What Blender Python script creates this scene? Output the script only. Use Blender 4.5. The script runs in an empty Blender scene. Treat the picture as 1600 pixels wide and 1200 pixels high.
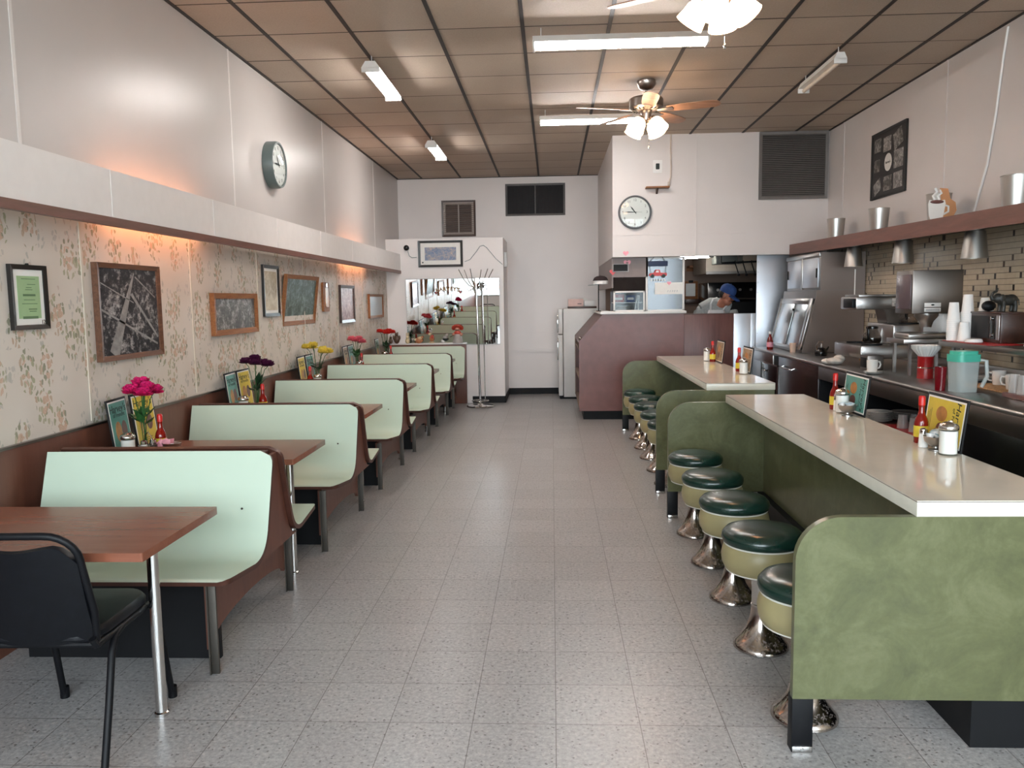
import bpy, bmesh, math, random
from mathutils import Vector, Matrix, noise
random.seed(7)
PI = math.pi
S = bpy.context.scene
COL = S.collection

# ---------------------------------------------------------------- helpers
def lin(h):
    h = h.lstrip('#')
    o = []
    for i in (0, 2, 4):
        c = int(h[i:i+2], 16) / 255
        o.append(c / 12.92 if c <= .04045 else ((c + .055) / 1.055) ** 2.4)
    return (*o, 1)

class MB:
    """collects simple shapes; build() links them as ONE mesh object"""
    def __init__(s): s.v = []; s.f = []; s.m = []
    def add(s, vs, fs, mi=0, M=None):
        n = len(s.v)
        for p in vs:
            p = Vector(p)
            s.v.append(tuple(M @ p) if M is not None else tuple(p))
        for f in fs:
            s.f.append([i + n for i in f]); s.m.append(mi)
        return s
    def box(s, a, b, bev=0, mi=0, M=None, seg=2):
        a = Vector(a); b = Vector(b)
        lo = Vector((min(a.x, b.x), min(a.y, b.y), min(a.z, b.z))); hi = Vector((max(a.x, b.x), max(a.y, b.y), max(a.z, b.z)))
        bm = bmesh.new(); bmesh.ops.create_cube(bm, size=1)
        c = (lo + hi) / 2; d = hi - lo
        for v in bm.verts: v.co = Vector((v.co.x * d.x, v.co.y * d.y, v.co.z * d.z)) + c
        if bev:
            bmesh.ops.bevel(bm, geom=bm.edges[:], offset=min(bev, min(d) * .49), segments=seg, profile=.5, affect='EDGES')
        s._bm(bm, mi, M); return s
    def _bm(s, bm, mi, M):
        bm.verts.index_update()
        s.add([v.co.copy() for v in bm.verts], [[v.index for v in f.verts] for f in bm.faces], mi, M); bm.free()
    def lathe(s, prof, n=24, o=(0, 0, 0), M=None, mi=0, closed=False):
        vs = []; fs = []; rings = []
        for r, z in prof:
            if r < 1e-6:
                rings.append([len(vs)]); vs.append((o[0], o[1], o[2] + z))
            else:
                rings.append(list(range(len(vs), len(vs) + n)))
                for i in range(n):
                    t = 2 * PI * i / n
                    vs.append((o[0] + r * math.cos(t), o[1] + r * math.sin(t), o[2] + z))
        for a, b in zip(rings, rings[1:]):
            for i in range(n):
                j = (i + 1) % n
                if len(a) == 1 and len(b) == 1: continue
                if len(a) == 1: fs.append([a[0], b[j], b[i]])
                elif len(b) == 1: fs.append([a[i], a[j], b[0]])
                else: fs.append([a[i], a[j], b[j], b[i]])
        return s.add(vs, fs, mi, M)
    def cyl(s, p, r, h, n=20, mi=0, M=None, r2=None, bev=0):
        r2 = r if r2 is None else r2
        if bev: pr = [(0, 0), (r - bev, 0), (r, bev), (r2, h - bev), (r2 - bev, h), (0, h)]
        else: pr = [(0, 0), (r, 0), (r2, h), (0, h)]
        return s.lathe(pr, n, p, M, mi)
    def tube(s, pts, r, n=8, mi=0, closed=False, M=None):
        pts = [Vector(p) for p in pts]; k = len(pts)
        rs = r if isinstance(r, (list, tuple)) else [r] * k
        vs = []; fs = []
        up = None
        for i, p in enumerate(pts):
            if closed: t = pts[(i + 1) % k] - pts[i - 1]
            else: t = pts[min(i + 1, k - 1)] - pts[max(i - 1, 0)]
            t = t.normalized() if t.length > 1e-9 else Vector((0, 0, 1))
            if up is None: up = Vector((0, 0, 1)) if abs(t.z) < .9 else Vector((1, 0, 0))
            a = up - t * up.dot(t)
            if a.length < 1e-5: a = t.orthogonal()
            a.normalize(); up = a; b = t.cross(a)
            for j in range(n):
                q = 2 * PI * j / n
                vs.append(p + (a * math.cos(q) + b * math.sin(q)) * rs[i])
        for i in range(k if closed else k - 1):
            i2 = (i + 1) % k
            for j in range(n):
                j2 = (j + 1) % n
                fs.append([i * n + j, i * n + j2, i2 * n + j2, i2 * n + j])
        if not closed:
            fs.append(list(range(n - 1, -1, -1))); fs.append([(k - 1) * n + j for j in range(n)])
        return s.add(vs, fs, mi, M)
    def prism(s, poly, ax, a, b, mi=0, M=None):
        """poly: 2-D outline in the plane across axis ax, extruded a..b"""
        def P(u, v, w): return {'x': (w, u, v), 'y': (u, w, v), 'z': (u, v, w)}[ax]
        n = len(poly)
        vs = [P(u, v, a) for u, v in poly] + [P(u, v, b) for u, v in poly]
        fs = [list(range(n))[::-1], list(range(n, 2 * n))] + [[i, (i + 1) % n, n + (i + 1) % n, n + i] for i in range(n)]
        bm = bmesh.new()
        bv = [bm.verts.new(v) for v in vs]
        for f in fs: bm.faces.new([bv[i] for i in f])
        bmesh.ops.recalc_face_normals(bm, faces=bm.faces[:])
        bmesh.ops.triangulate(bm, faces=[f for f in bm.faces if len(f.verts) > 4])
        s._bm(bm, mi, M); return s
    def ell(s, c, r, nu=16, nv=10, mi=0, M=None):
        if not isinstance(r, (tuple, list)): r = (r, r, r)
        vs = [(c[0], c[1], c[2] - r[2])]; fs = []
        for i in range(1, nv):
            t = PI * i / nv
            for j in range(nu):
                q = 2 * PI * j / nu
                vs.append((c[0] + r[0] * math.sin(t) * math.cos(q), c[1] + r[1] * math.sin(t) * math.sin(q), c[2] - r[2] * math.cos(t)))
        vs.append((c[0], c[1], c[2] + r[2])); L = len(vs) - 1
        for j in range(nu):
            j2 = (j + 1) % nu
            fs.append([0, 1 + j2, 1 + j]); fs.append([L, L - nu + j, L - nu + j2])
            for i in range(nv - 2):
                a = 1 + i * nu
                fs.append([a + j, a + j2, a + nu + j2, a + nu + j])
        return s.add(vs, fs, mi, M)
    def build(s, name, mats, parent=None, loc=None, ang=38, fix=True):
        me = bpy.data.meshes.new(name)
        me.from_pydata(s.v, [], s.f)
        if not isinstance(mats, (list, tuple)): mats = [mats]
        for m in mats: me.materials.append(m)
        me.polygons.foreach_set('material_index', s.m)
        me.update()
        if fix:
            bm = bmesh.new(); bm.from_mesh(me)
            bmesh.ops.recalc_face_normals(bm, faces=bm.faces[:]); bm.to_mesh(me); bm.free()
        if ang:
            me.polygons.foreach_set('use_smooth', [True] * len(me.polygons))
            me.set_sharp_from_angle(angle=math.radians(ang))
        o = bpy.data.objects.new(name, me); COL.objects.link(o)
        if parent is not None: o.parent = parent
        if loc is not None: o.location = loc
        return o

def tag(o, label=None, cat=None, group=None, kind=None):
    if label: o['label'] = label
    if cat: o['category'] = cat
    if group: o['group'] = group
    if kind: o['kind'] = kind
    return o
def thing(name, label, cat, loc=(0, 0, 0), rot=0, group=None):
    o = bpy.data.objects.new(name, None); COL.objects.link(o)
    o.empty_display_size = .05
    o.location = loc
    o.rotation_euler = (0, 0, rot) if not isinstance(rot, (tuple, list)) else rot
    return tag(o, label, cat, group)
def one(name, mb, mats, label, cat, loc=(0, 0, 0), rot=0, group=None, **k):
    o = mb.build(name, mats, None, loc, **k)
    o.rotation_euler = (0, 0, rot) if not isinstance(rot, (tuple, list)) else rot
    return tag(o, label, cat, group)
def struct(name, mb, mats, parent=None, **k):
    o = mb.build(name, mats, parent, **k)
    if parent is None: o['kind'] = 'structure'
    return o
def dup(root, loc, rot=None, label=None, group=None):
    kids = [c for c in bpy.data.objects if c.parent == root]
    r = root.copy(); COL.objects.link(r); r.location = loc
    if rot is not None: r.rotation_euler = (0, 0, rot) if not isinstance(rot, (tuple, list)) else rot
    if label: r['label'] = label
    if group: r['group'] = group
    for ch in kids:
        sub = [c for c in bpy.data.objects if c.parent == ch]
        c = ch.copy(); COL.objects.link(c); c.parent = r
        for g in sub:
            d = g.copy(); COL.objects.link(d); d.parent = c
    return r
def text_mb(txt, size, M, ext=.0006, align='CENTER', shear=0, mi=0, mb=None, bold=0):
    cu = bpy.data.curves.new('lettering', 'FONT')
    cu.body = txt; cu.size = size; cu.extrude = ext; cu.align_x = align; cu.align_y = 'CENTER'; cu.shear = shear; cu.offset = bold; cu.resolution_u = 3
    o = bpy.data.objects.new('lettering', cu); COL.objects.link(o)
    dg = bpy.context.evaluated_depsgraph_get(); dg.update()
    me = o.evaluated_get(dg).to_mesh()
    mb = mb or MB()
    mb.add([v.co.copy() for v in me.vertices], [list(p.vertices) for p in me.polygons], mi, M)
    bpy.data.objects.remove(o); bpy.data.curves.remove(cu)
    return mb
def frameM(o, x, y):
    """matrix with columns x, y, x*y at o"""
    x = Vector(x).normalized(); y = Vector(y); y = (y - x * y.dot(x)).normalized(); z = x.cross(y)
    return Matrix(((x.x, y.x, z.x, o[0]), (x.y, y.y, z.y, o[1]), (x.z, y.z, z.z, o[2]), (0, 0, 0, 1)))
def T(x=0, y=0, z=0): return Matrix.Translation((x, y, z))
def RX(a): return Matrix.Rotation(a, 4, 'X')
def RY(a): return Matrix.Rotation(a, 4, 'Y')
def RZ(a): return Matrix.Rotation(a, 4, 'Z')
def arc(cx, cy, r, a0, a1, n): return [(cx + r * math.cos(a0 + (a1 - a0) * i / n), cy + r * math.sin(a0 + (a1 - a0) * i / n)) for i in range(n + 1)]
def rrect(x0, y0, x1, y1, r, n=6):
    return arc(x1 - r, y0 + r, r, -PI / 2, 0, n) + arc(x1 - r, y1 - r, r, 0, PI / 2, n) + arc(x0 + r, y1 - r, r, PI / 2, PI, n) + arc(x0 + r, y0 + r, r, PI, 1.5 * PI, n)

# ---------------------------------------------------------------- materials
class NT:
    def __init__(s, name):
        s.m = bpy.data.materials.new(name); s.m.use_nodes = True
        s.t = s.m.node_tree; s.b = s.t.nodes['Principled BSDF']; s.out = s.t.nodes['Material Output']
    def n(s, ty, **k):
        o = s.t.nodes.new(ty)
        for a, v in k.items():
            if a == 'i':
                for kk, vv in v.items():
                    if hasattr(vv, 'is_output'): s.t.links.new(vv, o.inputs[kk])
                    else: o.inputs[kk].default_value = vv
            else: setattr(o, a, v)
        return o
    def L(s, a, b): s.t.links.new(a, b)
    def coord(s): return s.n('ShaderNodeTexCoord').outputs['Object']
    def math(s, op, a, b=None, c=None):
        i = {0: a}
        if b is not None: i[1] = b
        if c is not None: i[2] = c
        return s.n('ShaderNodeMath', operation=op, i=i).outputs[0]
    def mix(s, f, a, b):
        o = s.n('ShaderNodeMix', data_type='RGBA')
        for k, v in ((0, f), (6, a), (7, b)):
            if hasattr(v, 'is_output'): s.L(v, o.inputs[k])
            else: o.inputs[k].default_value = v
        return o.outputs[2]
    def noise(s, sc, det=2, vec=None, rough=.5, dist=0):
        return s.n('ShaderNodeTexNoise', i={'Vector': vec if vec is not None else s.coord(), 'Scale': sc, 'Detail': det, 'Roughness': rough, 'Distortion': dist}).outputs[0]
    def ramp(s, f, stops, interp='LINEAR'):
        o = s.n('ShaderNodeValToRGB'); s.L(f, o.inputs[0]); r = o.color_ramp; r.interpolation = interp
        while len(r.elements) < len(stops): r.elements.new(.5)
        for e, (p, c) in zip(r.elements, stops):
            e.position = p; e.color = c if len(c) == 4 else (*c, 1)
        return o.outputs[0]
    def bump(s, h, st=.2, d=.01):
        s.L(s.n('ShaderNodeBump', i={'Height': h, 'Strength': st, 'Distance': d}).outputs[0], s.b.inputs['Normal'])
    def base(s, c):
        if hasattr(c, 'is_output'): s.L(c, s.b.inputs['Base Color'])
        else: s.b.inputs['Base Color'].default_value = c
    def set(s, **k):
        for a, v in k.items():
            nm = {'rough': 'Roughness', 'metal': 'Metallic', 'spec': 'Specular IOR Level', 'trans': 'Transmission Weight', 'coat': 'Coat Weight', 'ior': 'IOR', 'alpha': 'Alpha', 'em': 'Emission Strength', 'emc': 'Emission Color', 'sss': 'Subsurface Weight'}[a]
            if hasattr(v, 'is_output'): s.L(v, s.b.inputs[nm])
            else: s.b.inputs[nm].default_value = v
        return s

def plain(name, col, rough=.5, metal=0, spec=.5, var=.06, sc=14, coat=0, bump=0):
    t = NT(name); c = lin(col) if isinstance(col, str) else col
    f = t.noise(sc, 3)
    d = tuple(x * (1 - var) for x in c[:3]) + (1,); l = tuple(min(1, x * (1 + var)) for x in c[:3]) + (1,)
    t.base(t.ramp(f, [(.3, d), (.7, l)])); t.set(rough=rough, metal=metal, spec=spec, coat=coat)
    if bump: t.bump(t.noise(sc * 8, 3), bump, .002)
    return t.m
def wood(name, c1, c2, axis=0, sc=6, rough=.35, spec=.5):
    t = NT(name); v = t.coord()
    mp = t.n('ShaderNodeMapping', i={'Vector': v}); s_ = [sc * 2.2] * 3; s_[axis] = sc * .22
    mp.inputs['Scale'].default_value = s_
    f = t.noise(1.6, 5, mp.outputs[0], .62, .6)
    g = t.noise(9, 4, mp.outputs[0], .7)
    h = t.math('ADD', t.math('MULTIPLY', f, .7), t.math('MULTIPLY', g, .3))
    t.base(t.ramp(h, [(.32, lin(c1)), (.68, lin(c2))])); t.set(rough=rough, spec=spec)
    return t.m
def metal(name, col, rough=.25, aniso=0, var=.08):
    t = NT(name); v = t.coord()
    f = t.noise(3, 2, v, .5)
    c = lin(col); d = tuple(x * (1 - var) for x in c[:3]) + (1,)
    t.base(t.ramp(f, [(.3, d), (.7, c)])); t.set(metal=1)
    t.set(rough=rough)
    if aniso: t.b.inputs['Anisotropic'].default_value = aniso
    return t.m
def emit(name, col, st):
    t = NT(name); c = lin(col); t.base(c); t.set(emc=c, em=st, rough=.4); return t.m
def glassy(name, col='#ffffff', rough=.02, tint=.9, gl=.1):
    """thin clear pane: mostly straight-through with a fresnel reflection"""
    t = NT(name); c = lin(col)
    tr = t.n('ShaderNodeBsdfTransparent', i={0: tuple(x * tint for x in c[:3]) + (1,)})
    g = t.n('ShaderNodeBsdfGlossy', i={0: (1, 1, 1, 1), 'Roughness': rough})
    fr = t.n('ShaderNodeLayerWeight', i={'Blend': .5})
    f = t.math('ADD', t.math('MULTIPLY', t.math('POWER', fr.outputs['Facing'], 4), .6), gl)
    mx = t.n('ShaderNodeMixShader', i={0: f, 1: tr.outputs[0], 2: g.outputs[0]})
    t.L(mx.outputs[0], t.out.inputs[0]); return t.m

M_ = {}
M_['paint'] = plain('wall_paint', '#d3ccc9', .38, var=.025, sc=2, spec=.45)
M_['paint_back'] = plain('wall_paint_brightened', '#ece5e2', .4, var=.02, sc=2, spec=.4)  # wall paint made paler: light missing at the back put into its colour
M_['paint_left'] = plain('wall_paint_satin', '#c6c0bd', .34, var=.03, sc=1.5, spec=.5)  # greyish satin paint, also darkened in colour because the nearby tubes overlight it
M_['trim'] = plain('trim_paint', '#e6e1de', .4, var=.02)
M_['brown'] = wood('brown_laminate', '#5d3325', '#7a4835', 0, 5, .33)
M_['brownv'] = wood('brown_panel', '#5a352a', '#6e4536', 2, 4, .42)
M_['browny'] = wood('brown_strip', '#55301f', '#74463a', 1, 5, .4)
M_['edge'] = plain('brown_edge', '#4a2a20', .45, var=.15, sc=25)
M_['tabletop'] = wood('table_laminate', '#754533', '#87533f', 0, 4.5, .25)
M_['case'] = plain('maroon_laminate', '#6a423c', .35, var=.12, sc=9)
M_['case2'] = wood('maroon_panel', '#4d2a26', '#67403a', 2, 5, .4)
M_['black'] = plain('black_rubber', '#0d0e11', .6, var=.1, spec=.3)
M_['blackgl'] = plain('black_gloss', '#0d0d0f', .18, var=.1)
M_['darkbrown'] = plain('dark_enamel', '#2b1f1e', .22, var=.1, sc=4)
M_['mint'] = plain('mint_laminate', '#bfcfbd', .3, var=.02, sc=3)
M_['cream'] = plain('cream_laminate', '#dcd5c7', .09, var=.04, sc=5, spec=.55)
M_['creamedge'] = plain('cream_edge', '#d7d3c4', .3, var=.03)
M_['steel'] = metal('brushed_steel', '#b4b0ad', .3)
M_['steeld'] = metal('dull_steel', '#87807b', .36)
M_['steelp'] = metal('steel_sheet', '#c9ced6', .38, var=.14)
M_['steelp'].node_tree.nodes['Principled BSDF'].inputs['Metallic'].default_value = .75
M_['chrome'] = metal('chrome', '#d8d6d4', .1)
M_['alum'] = metal('spun_aluminium', '#b8b5b0', .3, .6)
M_['iron'] = metal('worn_iron', '#6a655f', .6, var=.3)
M_['white'] = plain('white_plastic', '#e4e2df', .35, var=.02)
M_['ceramic'] = plain('white_ceramic', '#e6e2dc', .12, var=.02)
M_['foam'] = plain('white_foam', '#efedea', .6, var=.02)
M_['paper'] = plain('white_paper', '#ebe9e4', .7, var=.03)
M_['vinyl'] = plain('black_vinyl', '#0b0d12', .45, var=.2, sc=30, spec=.3)
M_['blackmet'] = plain('black_metal', '#0b0c10', .5, var=.1, spec=.25)
M_['greenvinyl'] = plain('dark_green_vinyl', '#0f2d25', .25, var=.15, sc=18, spec=.6)
M_['drum'] = plain('tan_vinyl', '#9a8f68', .4, var=.09, sc=9)
M_['piping'] = plain('white_piping', '#d9d7cd', .4)
M_['red'] = plain('red_plastic', '#9c1a1c', .3, var=.08)
M_['hot'] = plain('hot_sauce', '#7d1109', .12, var=.12, sc=20)
M_['redcap'] = plain('red_cap', '#c01d1a', .35)
M_['yellow'] = plain('yellow_label', '#d9bf3a', .5)
M_['teal'] = plain('teal_card', '#58958a', .4, var=.1)
M_['yellowcard'] = plain('yellow_card', '#d6bd43', .4, var=.06)
M_['ink'] = plain('black_ink', '#15201e', .5)
M_['sugar'] = plain('white_sugar', '#f0eeea', .3, var=.01)
M_['pink'] = plain('pink_packet', '#e79aa8', .5, var=.15, sc=60)
M_['creamer'] = plain('creamer_lid', '#dfe9f0', .3, var=.1, sc=80)
M_['leaf'] = plain('leaf_green', '#2d5a2c', .45, var=.35, sc=40)
M_['glass'] = glassy('clear_glass', '#fbfdfc', .03, .98, .02)
M_['slidemirror'] = metal('polished_sheet', '#d3dade', .28, var=.05)
M_['pane'] = glassy('window_pane', '#f6f9f9', .01, .96, .02)
M_['bowlglass'] = glassy('smoky_glass', '#d8d4d0', .05, .86, .06)
def milky(name, col, a, rough=.2):
    t = NT(name); t.base(lin(col)); t.set(alpha=a, rough=rough, spec=.5); return t.m
M_['mirror'] = NT('mirror_silver').m
_t = M_['mirror'].node_tree.nodes['Principled BSDF']; _t.inputs['Base Color'].default_value = (.9, .92, .92, 1); _t.inputs['Metallic'].default_value = 1; _t.inputs['Roughness'].default_value = .01
M_['fanwood'] = wood('fan_blade_wood', '#8f6a50', '#b8917a', 0, 5, .35)
M_['nickel'] = metal('brushed_nickel', '#a39a94', .28)
M_['tube'] = emit('lit_tube', '#fffaf6', 60)
M_['tubeoff'] = plain('unlit_tube', '#d8cbb9', .3)
M_['tubewarm'] = emit('warm_tube', '#ffb080', 18)
M_['shade'] = emit('lit_glass_shade', '#ffd9b0', 10)
M_['skin'] = plain('skin', '#a9705a', .5, var=.1, sc=30)
M_['tee'] = plain('grey_cotton', '#9fa19f', .85, var=.08, sc=40)
M_['apron'] = plain('white_cotton', '#dcdcdc', .85)
M_['blue'] = plain('blue_cap', '#26447c', .8, var=.12, sc=50)
M_['hair'] = plain('dark_hair', '#241d1a', .6)
M_['tan'] = plain('tan_wall', '#8f7565', .6, var=.06, sc=3)
M_['greyplastic'] = plain('grey_plastic', '#6f7a7a', .4)
M_['clockgrey'] = plain('grey_green_plastic', '#5c6866', .35)
M_['dial'] = plain('clock_dial', '#dfe0dc', .4, var=.01)
M_['greybrown'] = plain('grey_brown_panel', '#77655f', .4, var=.06)

def floor_mat():
    t = NT('vinyl_tile'); v = t.coord()
    sp = t.n('ShaderNodeSeparateXYZ', i={0: v})
    def cell(o, s_, off): return t.math('DIVIDE', t.math('SUBTRACT', o, off), s_)
    cx = cell(sp.outputs[0], .3048, 0.0); cy = cell(sp.outputs[1], .3048, 2.8115)
    def line(c, w):
        fr = t.math('FRACT', c)
        return t.math('LESS_THAN', t.math('MINIMUM', fr, t.math('SUBTRACT', 1, fr)), w)
    ln = t.math('MAXIMUM', line(cx, .0055), line(cy, .0055))
    idv = t.n('ShaderNodeCombineXYZ', i={0: t.math('FLOOR', cx), 1: t.math('FLOOR', cy)})
    wn = t.n('ShaderNodeTexWhiteNoise', noise_dimensions='2D', i={'Vector': idv.outputs[0]})
    n1 = t.noise(60, 4, v, .7); n2 = t.noise(150, 2, v, .6)
    base = t.ramp(n1, [(.33, lin('#8b8988')), (.58, lin('#a9a7a6')), (.72, lin('#b9b7b5'))])
    # dark flecks, stretched
    mp = t.n('ShaderNodeMapping', i={'Vector': v}); mp.inputs['Scale'].default_value = (1, 1, 1)
    vo = t.n('ShaderNodeTexVoronoi', feature='F1', i={'Vector': t.n('ShaderNodeVectorMath', operation='ADD', i={0: v, 1: t.n('ShaderNodeVectorMath', operation='SCALE', i={0: t.n('ShaderNodeTexNoise', i={'Vector': v, 'Scale': 70}).outputs[1], 'Scale': .02}).outputs[0]}).outputs[0], 'Scale': 55, 'Randomness': 1})
    rnd = t.n('ShaderNodeSeparateColor', i={0: vo.outputs['Color']}).outputs[0]
    fl = t.math('MULTIPLY', t.math('LESS_THAN', vo.outputs['Distance'], .26), t.math('GREATER_THAN', rnd, .62))
    c = t.mix(t.math('MULTIPLY', fl, .7), base, lin('#5a5552'))
    fl2 = t.math('MULTIPLY', t.math('LESS_THAN', vo.outputs['Distance'], .3), t.math('LESS_THAN', rnd, .2))
    c = t.mix(t.math('MULTIPLY', fl2, .35), c, lin('#c4bfba'))
    bc = t.n('ShaderNodeHueSaturation', i={'Color': c, 'Value': t.n('ShaderNodeMapRange', i={0: wn.outputs[0], 3: .94, 4: 1.05}).outputs[0]}).outputs[0]
    c = t.mix(t.math('MULTIPLY', ln, .75), bc, lin('#57514d'))
    t.base(c)
    t.set(rough=.3, spec=.4)
    t.bump(n2, .05, .002)
    return t.m
def ceil_mat():
    t = NT('ceiling_tile'); v = t.coord(); sp = t.n('ShaderNodeSeparateXYZ', i={0: v})
    wob = t.math('MULTIPLY', t.math('SUBTRACT', t.noise(1.3, 1, v), .5), .02)
    cx = t.math('DIVIDE', t.math('ADD', sp.outputs[0], 2.05), .62)
    cy = t.math('ADD', t.math('DIVIDE', t.math('SUBTRACT', sp.outputs[1], 6.03), .631), wob)
    def dist(c):
        fr = t.math('FRACT', c); return t.math('MINIMUM', fr, t.math('SUBTRACT', 1, fr))
    idv = t.n('ShaderNodeCombineXYZ', i={0: t.math('FLOOR', cx), 1: t.math('FLOOR', cy)})
    wn = t.n('ShaderNodeTexWhiteNoise', noise_dimensions='2D', i={'Vector': idv.outputs[0]})
    wv = t.n('ShaderNodeSeparateColor', i={0: wn.outputs[1]})
    lw = t.n('ShaderNodeMapRange', i={0: wv.outputs[1], 3: .007, 4: .018}).outputs[0]
    ly = t.math('LESS_THAN', dist(cy), lw)
    n1 = t.noise(90, 3, v, .7); n2 = t.noise(1.2, 3, v)
    base = t.ramp(t.math('ADD', t.math('MULTIPLY', n1, .5), t.math('MULTIPLY', n2, .5)), [(.35, lin('#b0a091')), (.65, lin('#c2b3a3'))])
    base = t.n('ShaderNodeHueSaturation', i={'Color': base, 'Value': t.n('ShaderNodeMapRange', i={0: wn.outputs[0], 3: .9, 4: 1.06}).outputs[0]}).outputs[0]
    t.base(t.mix(t.math('MULTIPLY', ly, .95), base, lin('#2c231d')))
    t.set(rough=.62, spec=.25); t.bump(n1, .25, .003)
    return t.m
def wallpaper_mat():
    """cream paper with loose sprays of peach roses and grey-green leaves"""
    t = NT('floral_wallpaper'); v = t.coord(); sp = t.n('ShaderNodeSeparateXYZ', i={0: v})
    uv = t.n('ShaderNodeCombineXYZ', i={0: sp.outputs[1], 1: sp.outputs[2]}).outputs[0]
    wv = t.n('ShaderNodeTexNoise', noise_dimensions='2D', i={'Vector': uv, 'Scale': 22, 'Detail': 2}).outputs[1]
    uvw = t.n('ShaderNodeVectorMath', operation='ADD', i={0: uv, 1: t.n('ShaderNodeVectorMath', operation='SCALE', i={0: wv, 'Scale': .03}).outputs[0]}).outputs[0]
    stretch = t.n('ShaderNodeVectorMath', operation='MULTIPLY', i={0: uvw, 1: (1.25, .8, 1)}).outputs[0]
    def vor(sc, vec, rnd=.8): return t.n('ShaderNodeTexVoronoi', voronoi_dimensions='2D', i={'Vector': vec, 'Scale': sc, 'Randomness': rnd})
    def lt(a, b): return t.math('LESS_THAN', a, b)
    def mul(*a):
        r = a[0]
        for q in a[1:]: r = t.math('MULTIPLY', r, q)
        return r
    big = vor(4.3, stretch, .85); d = big.outputs['Distance']
    gs = vor(6.5, t.n('ShaderNodeVectorMath', operation='ADD', i={0: stretch, 1: (3.3, 7.7, 0)}).outputs[0], .9)
    paper = t.ramp(t.noise(3, 2, v), [(.3, lin('#cdc3b8')), (.7, lin('#d6cdc3'))])
    lf = vor(33, t.n('ShaderNodeVectorMath', operation='MULTIPLY', i={0: uvw, 1: (1.3, .75, 1)}).outputs[0], 1); lc = t.n('ShaderNodeSeparateColor', i={0: lf.outputs['Color']})
    leaf = lt(lf.outputs['Distance'], t.math('ADD', .27, mul(lc.outputs[2], .2)))
    gcol = t.ramp(lc.outputs[0], [(0, lin('#b5aea7')), (.5, lin('#a9a79d')), (.8, lin('#bdab9f'))], 'CONSTANT')
    c = t.mix(mul(lt(gs.outputs['Distance'], .27), leaf, t.math('GREATER_THAN', lc.outputs[1], .25), .75), paper, gcol)
    lcol = t.ramp(lc.outputs[0], [(0, lin('#77795a')), (.35, lin('#93946f')), (.62, lin('#a59f80')), (.8, lin('#b3967c'))], 'CONSTANT')
    c = t.mix(mul(lt(d, .37), leaf, t.math('GREATER_THAN', lc.outputs[1], .15), .75), c, lcol)
    ro = vor(25, uvw, .9); rc = t.n('ShaderNodeSeparateColor', i={0: ro.outputs['Color']})
    rose = mul(lt(ro.outputs['Distance'], .44), lt(d, .23), t.math('GREATER_THAN', rc.outputs[1], .4))
    swirl = t.math('FRACT', t.math('ADD', mul(ro.outputs['Distance'], 5.5), rc.outputs[2]))
    pet = t.mix(swirl, lin('#d3b9a6'), lin('#b58d74'))
    c = t.mix(mul(rose, .85), c, pet)
    t.base(c); t.set(rough=.45, spec=.35); return t.m
def tile_mat():
    """stacked rows of thin cream mosaic with scattered dark and grey chips"""
    t = NT('mosaic_tile'); v = t.coord(); sp = t.n('ShaderNodeSeparateXYZ', i={0: v})
    row = t.math('DIVIDE', sp.outputs[2], .043); col = t.math('DIVIDE', sp.outputs[1], .028)
    rf = t.math('FRACT', row); cf = t.math('FRACT', col)
    rl = t.math('LESS_THAN', rf, .12); cl = t.math('LESS_THAN', cf, .07)
    idv = t.n('ShaderNodeCombineXYZ', i={0: t.math('FLOOR', row), 1: t.math('FLOOR', col)})
    wn = t.n('ShaderNodeTexWhiteNoise', noise_dimensions='2D', i={'Vector': idv.outputs[0]})
    base = t.mix(t.noise(20, 3, v), lin('#a89880'), lin('#c3b49b'))
    chip = t.ramp(wn.outputs[0], [(0, lin('#1d1512')), (.03, lin('#4a3527')), (.045, lin('#8e8e7c')), (.065, (1, 1, 1, 1))], 'CONSTANT')
    isb = t.math('GREATER_THAN', wn.outputs[0], .065)
    c = t.mix(isb, chip, base)
    c = t.mix(t.math('MULTIPLY', cl, .12), c, lin('#8d7f6b'))
    c = t.mix(t.math('MULTIPLY', rl, .7), c, lin('#54493e'))
    t.base(c); t.set(rough=.3, spec=.5)
    t.bump(t.math('SUBTRACT', 1, rl), .3, .003); return t.m
def olive_mat():
    t = NT('olive_laminate'); v = t.coord()
    f = t.noise(5, 6, v, .68, .8); g = t.noise(45, 4, v, .7)
    h = t.math('ADD', t.math('MULTIPLY', f, .8), t.math('MULTIPLY', g, .2))
    t.base(t.ramp(h, [(.32, lin('#50533a')), (.5, lin('#5f6243')), (.68, lin('#707253'))])); t.set(rough=.3, spec=.45); return t.m
def rusty(name):
    t = NT(name); v = t.coord(); sp = t.n('ShaderNodeSeparateXYZ', i={0: v})
    f = t.noise(75, 4, v, .8); low = t.n('ShaderNodeMapRange', i={0: sp.outputs[2], 1: .01, 2: .12, 3: 1, 4: 0}).outputs[0]
    r = t.math('MULTIPLY', t.math('GREATER_THAN', f, .56), low)
    t.base(t.mix(t.math('MULTIPLY', r, .8), lin('#b7aea8'), lin('#4a3528'))); t.set(metal=t.math('SUBTRACT', 1, t.math('MULTIPLY', r, .8)))
    t.set(rough=t.math('ADD', .14, t.math('MULTIPLY', r, .45))); return t.m
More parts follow.
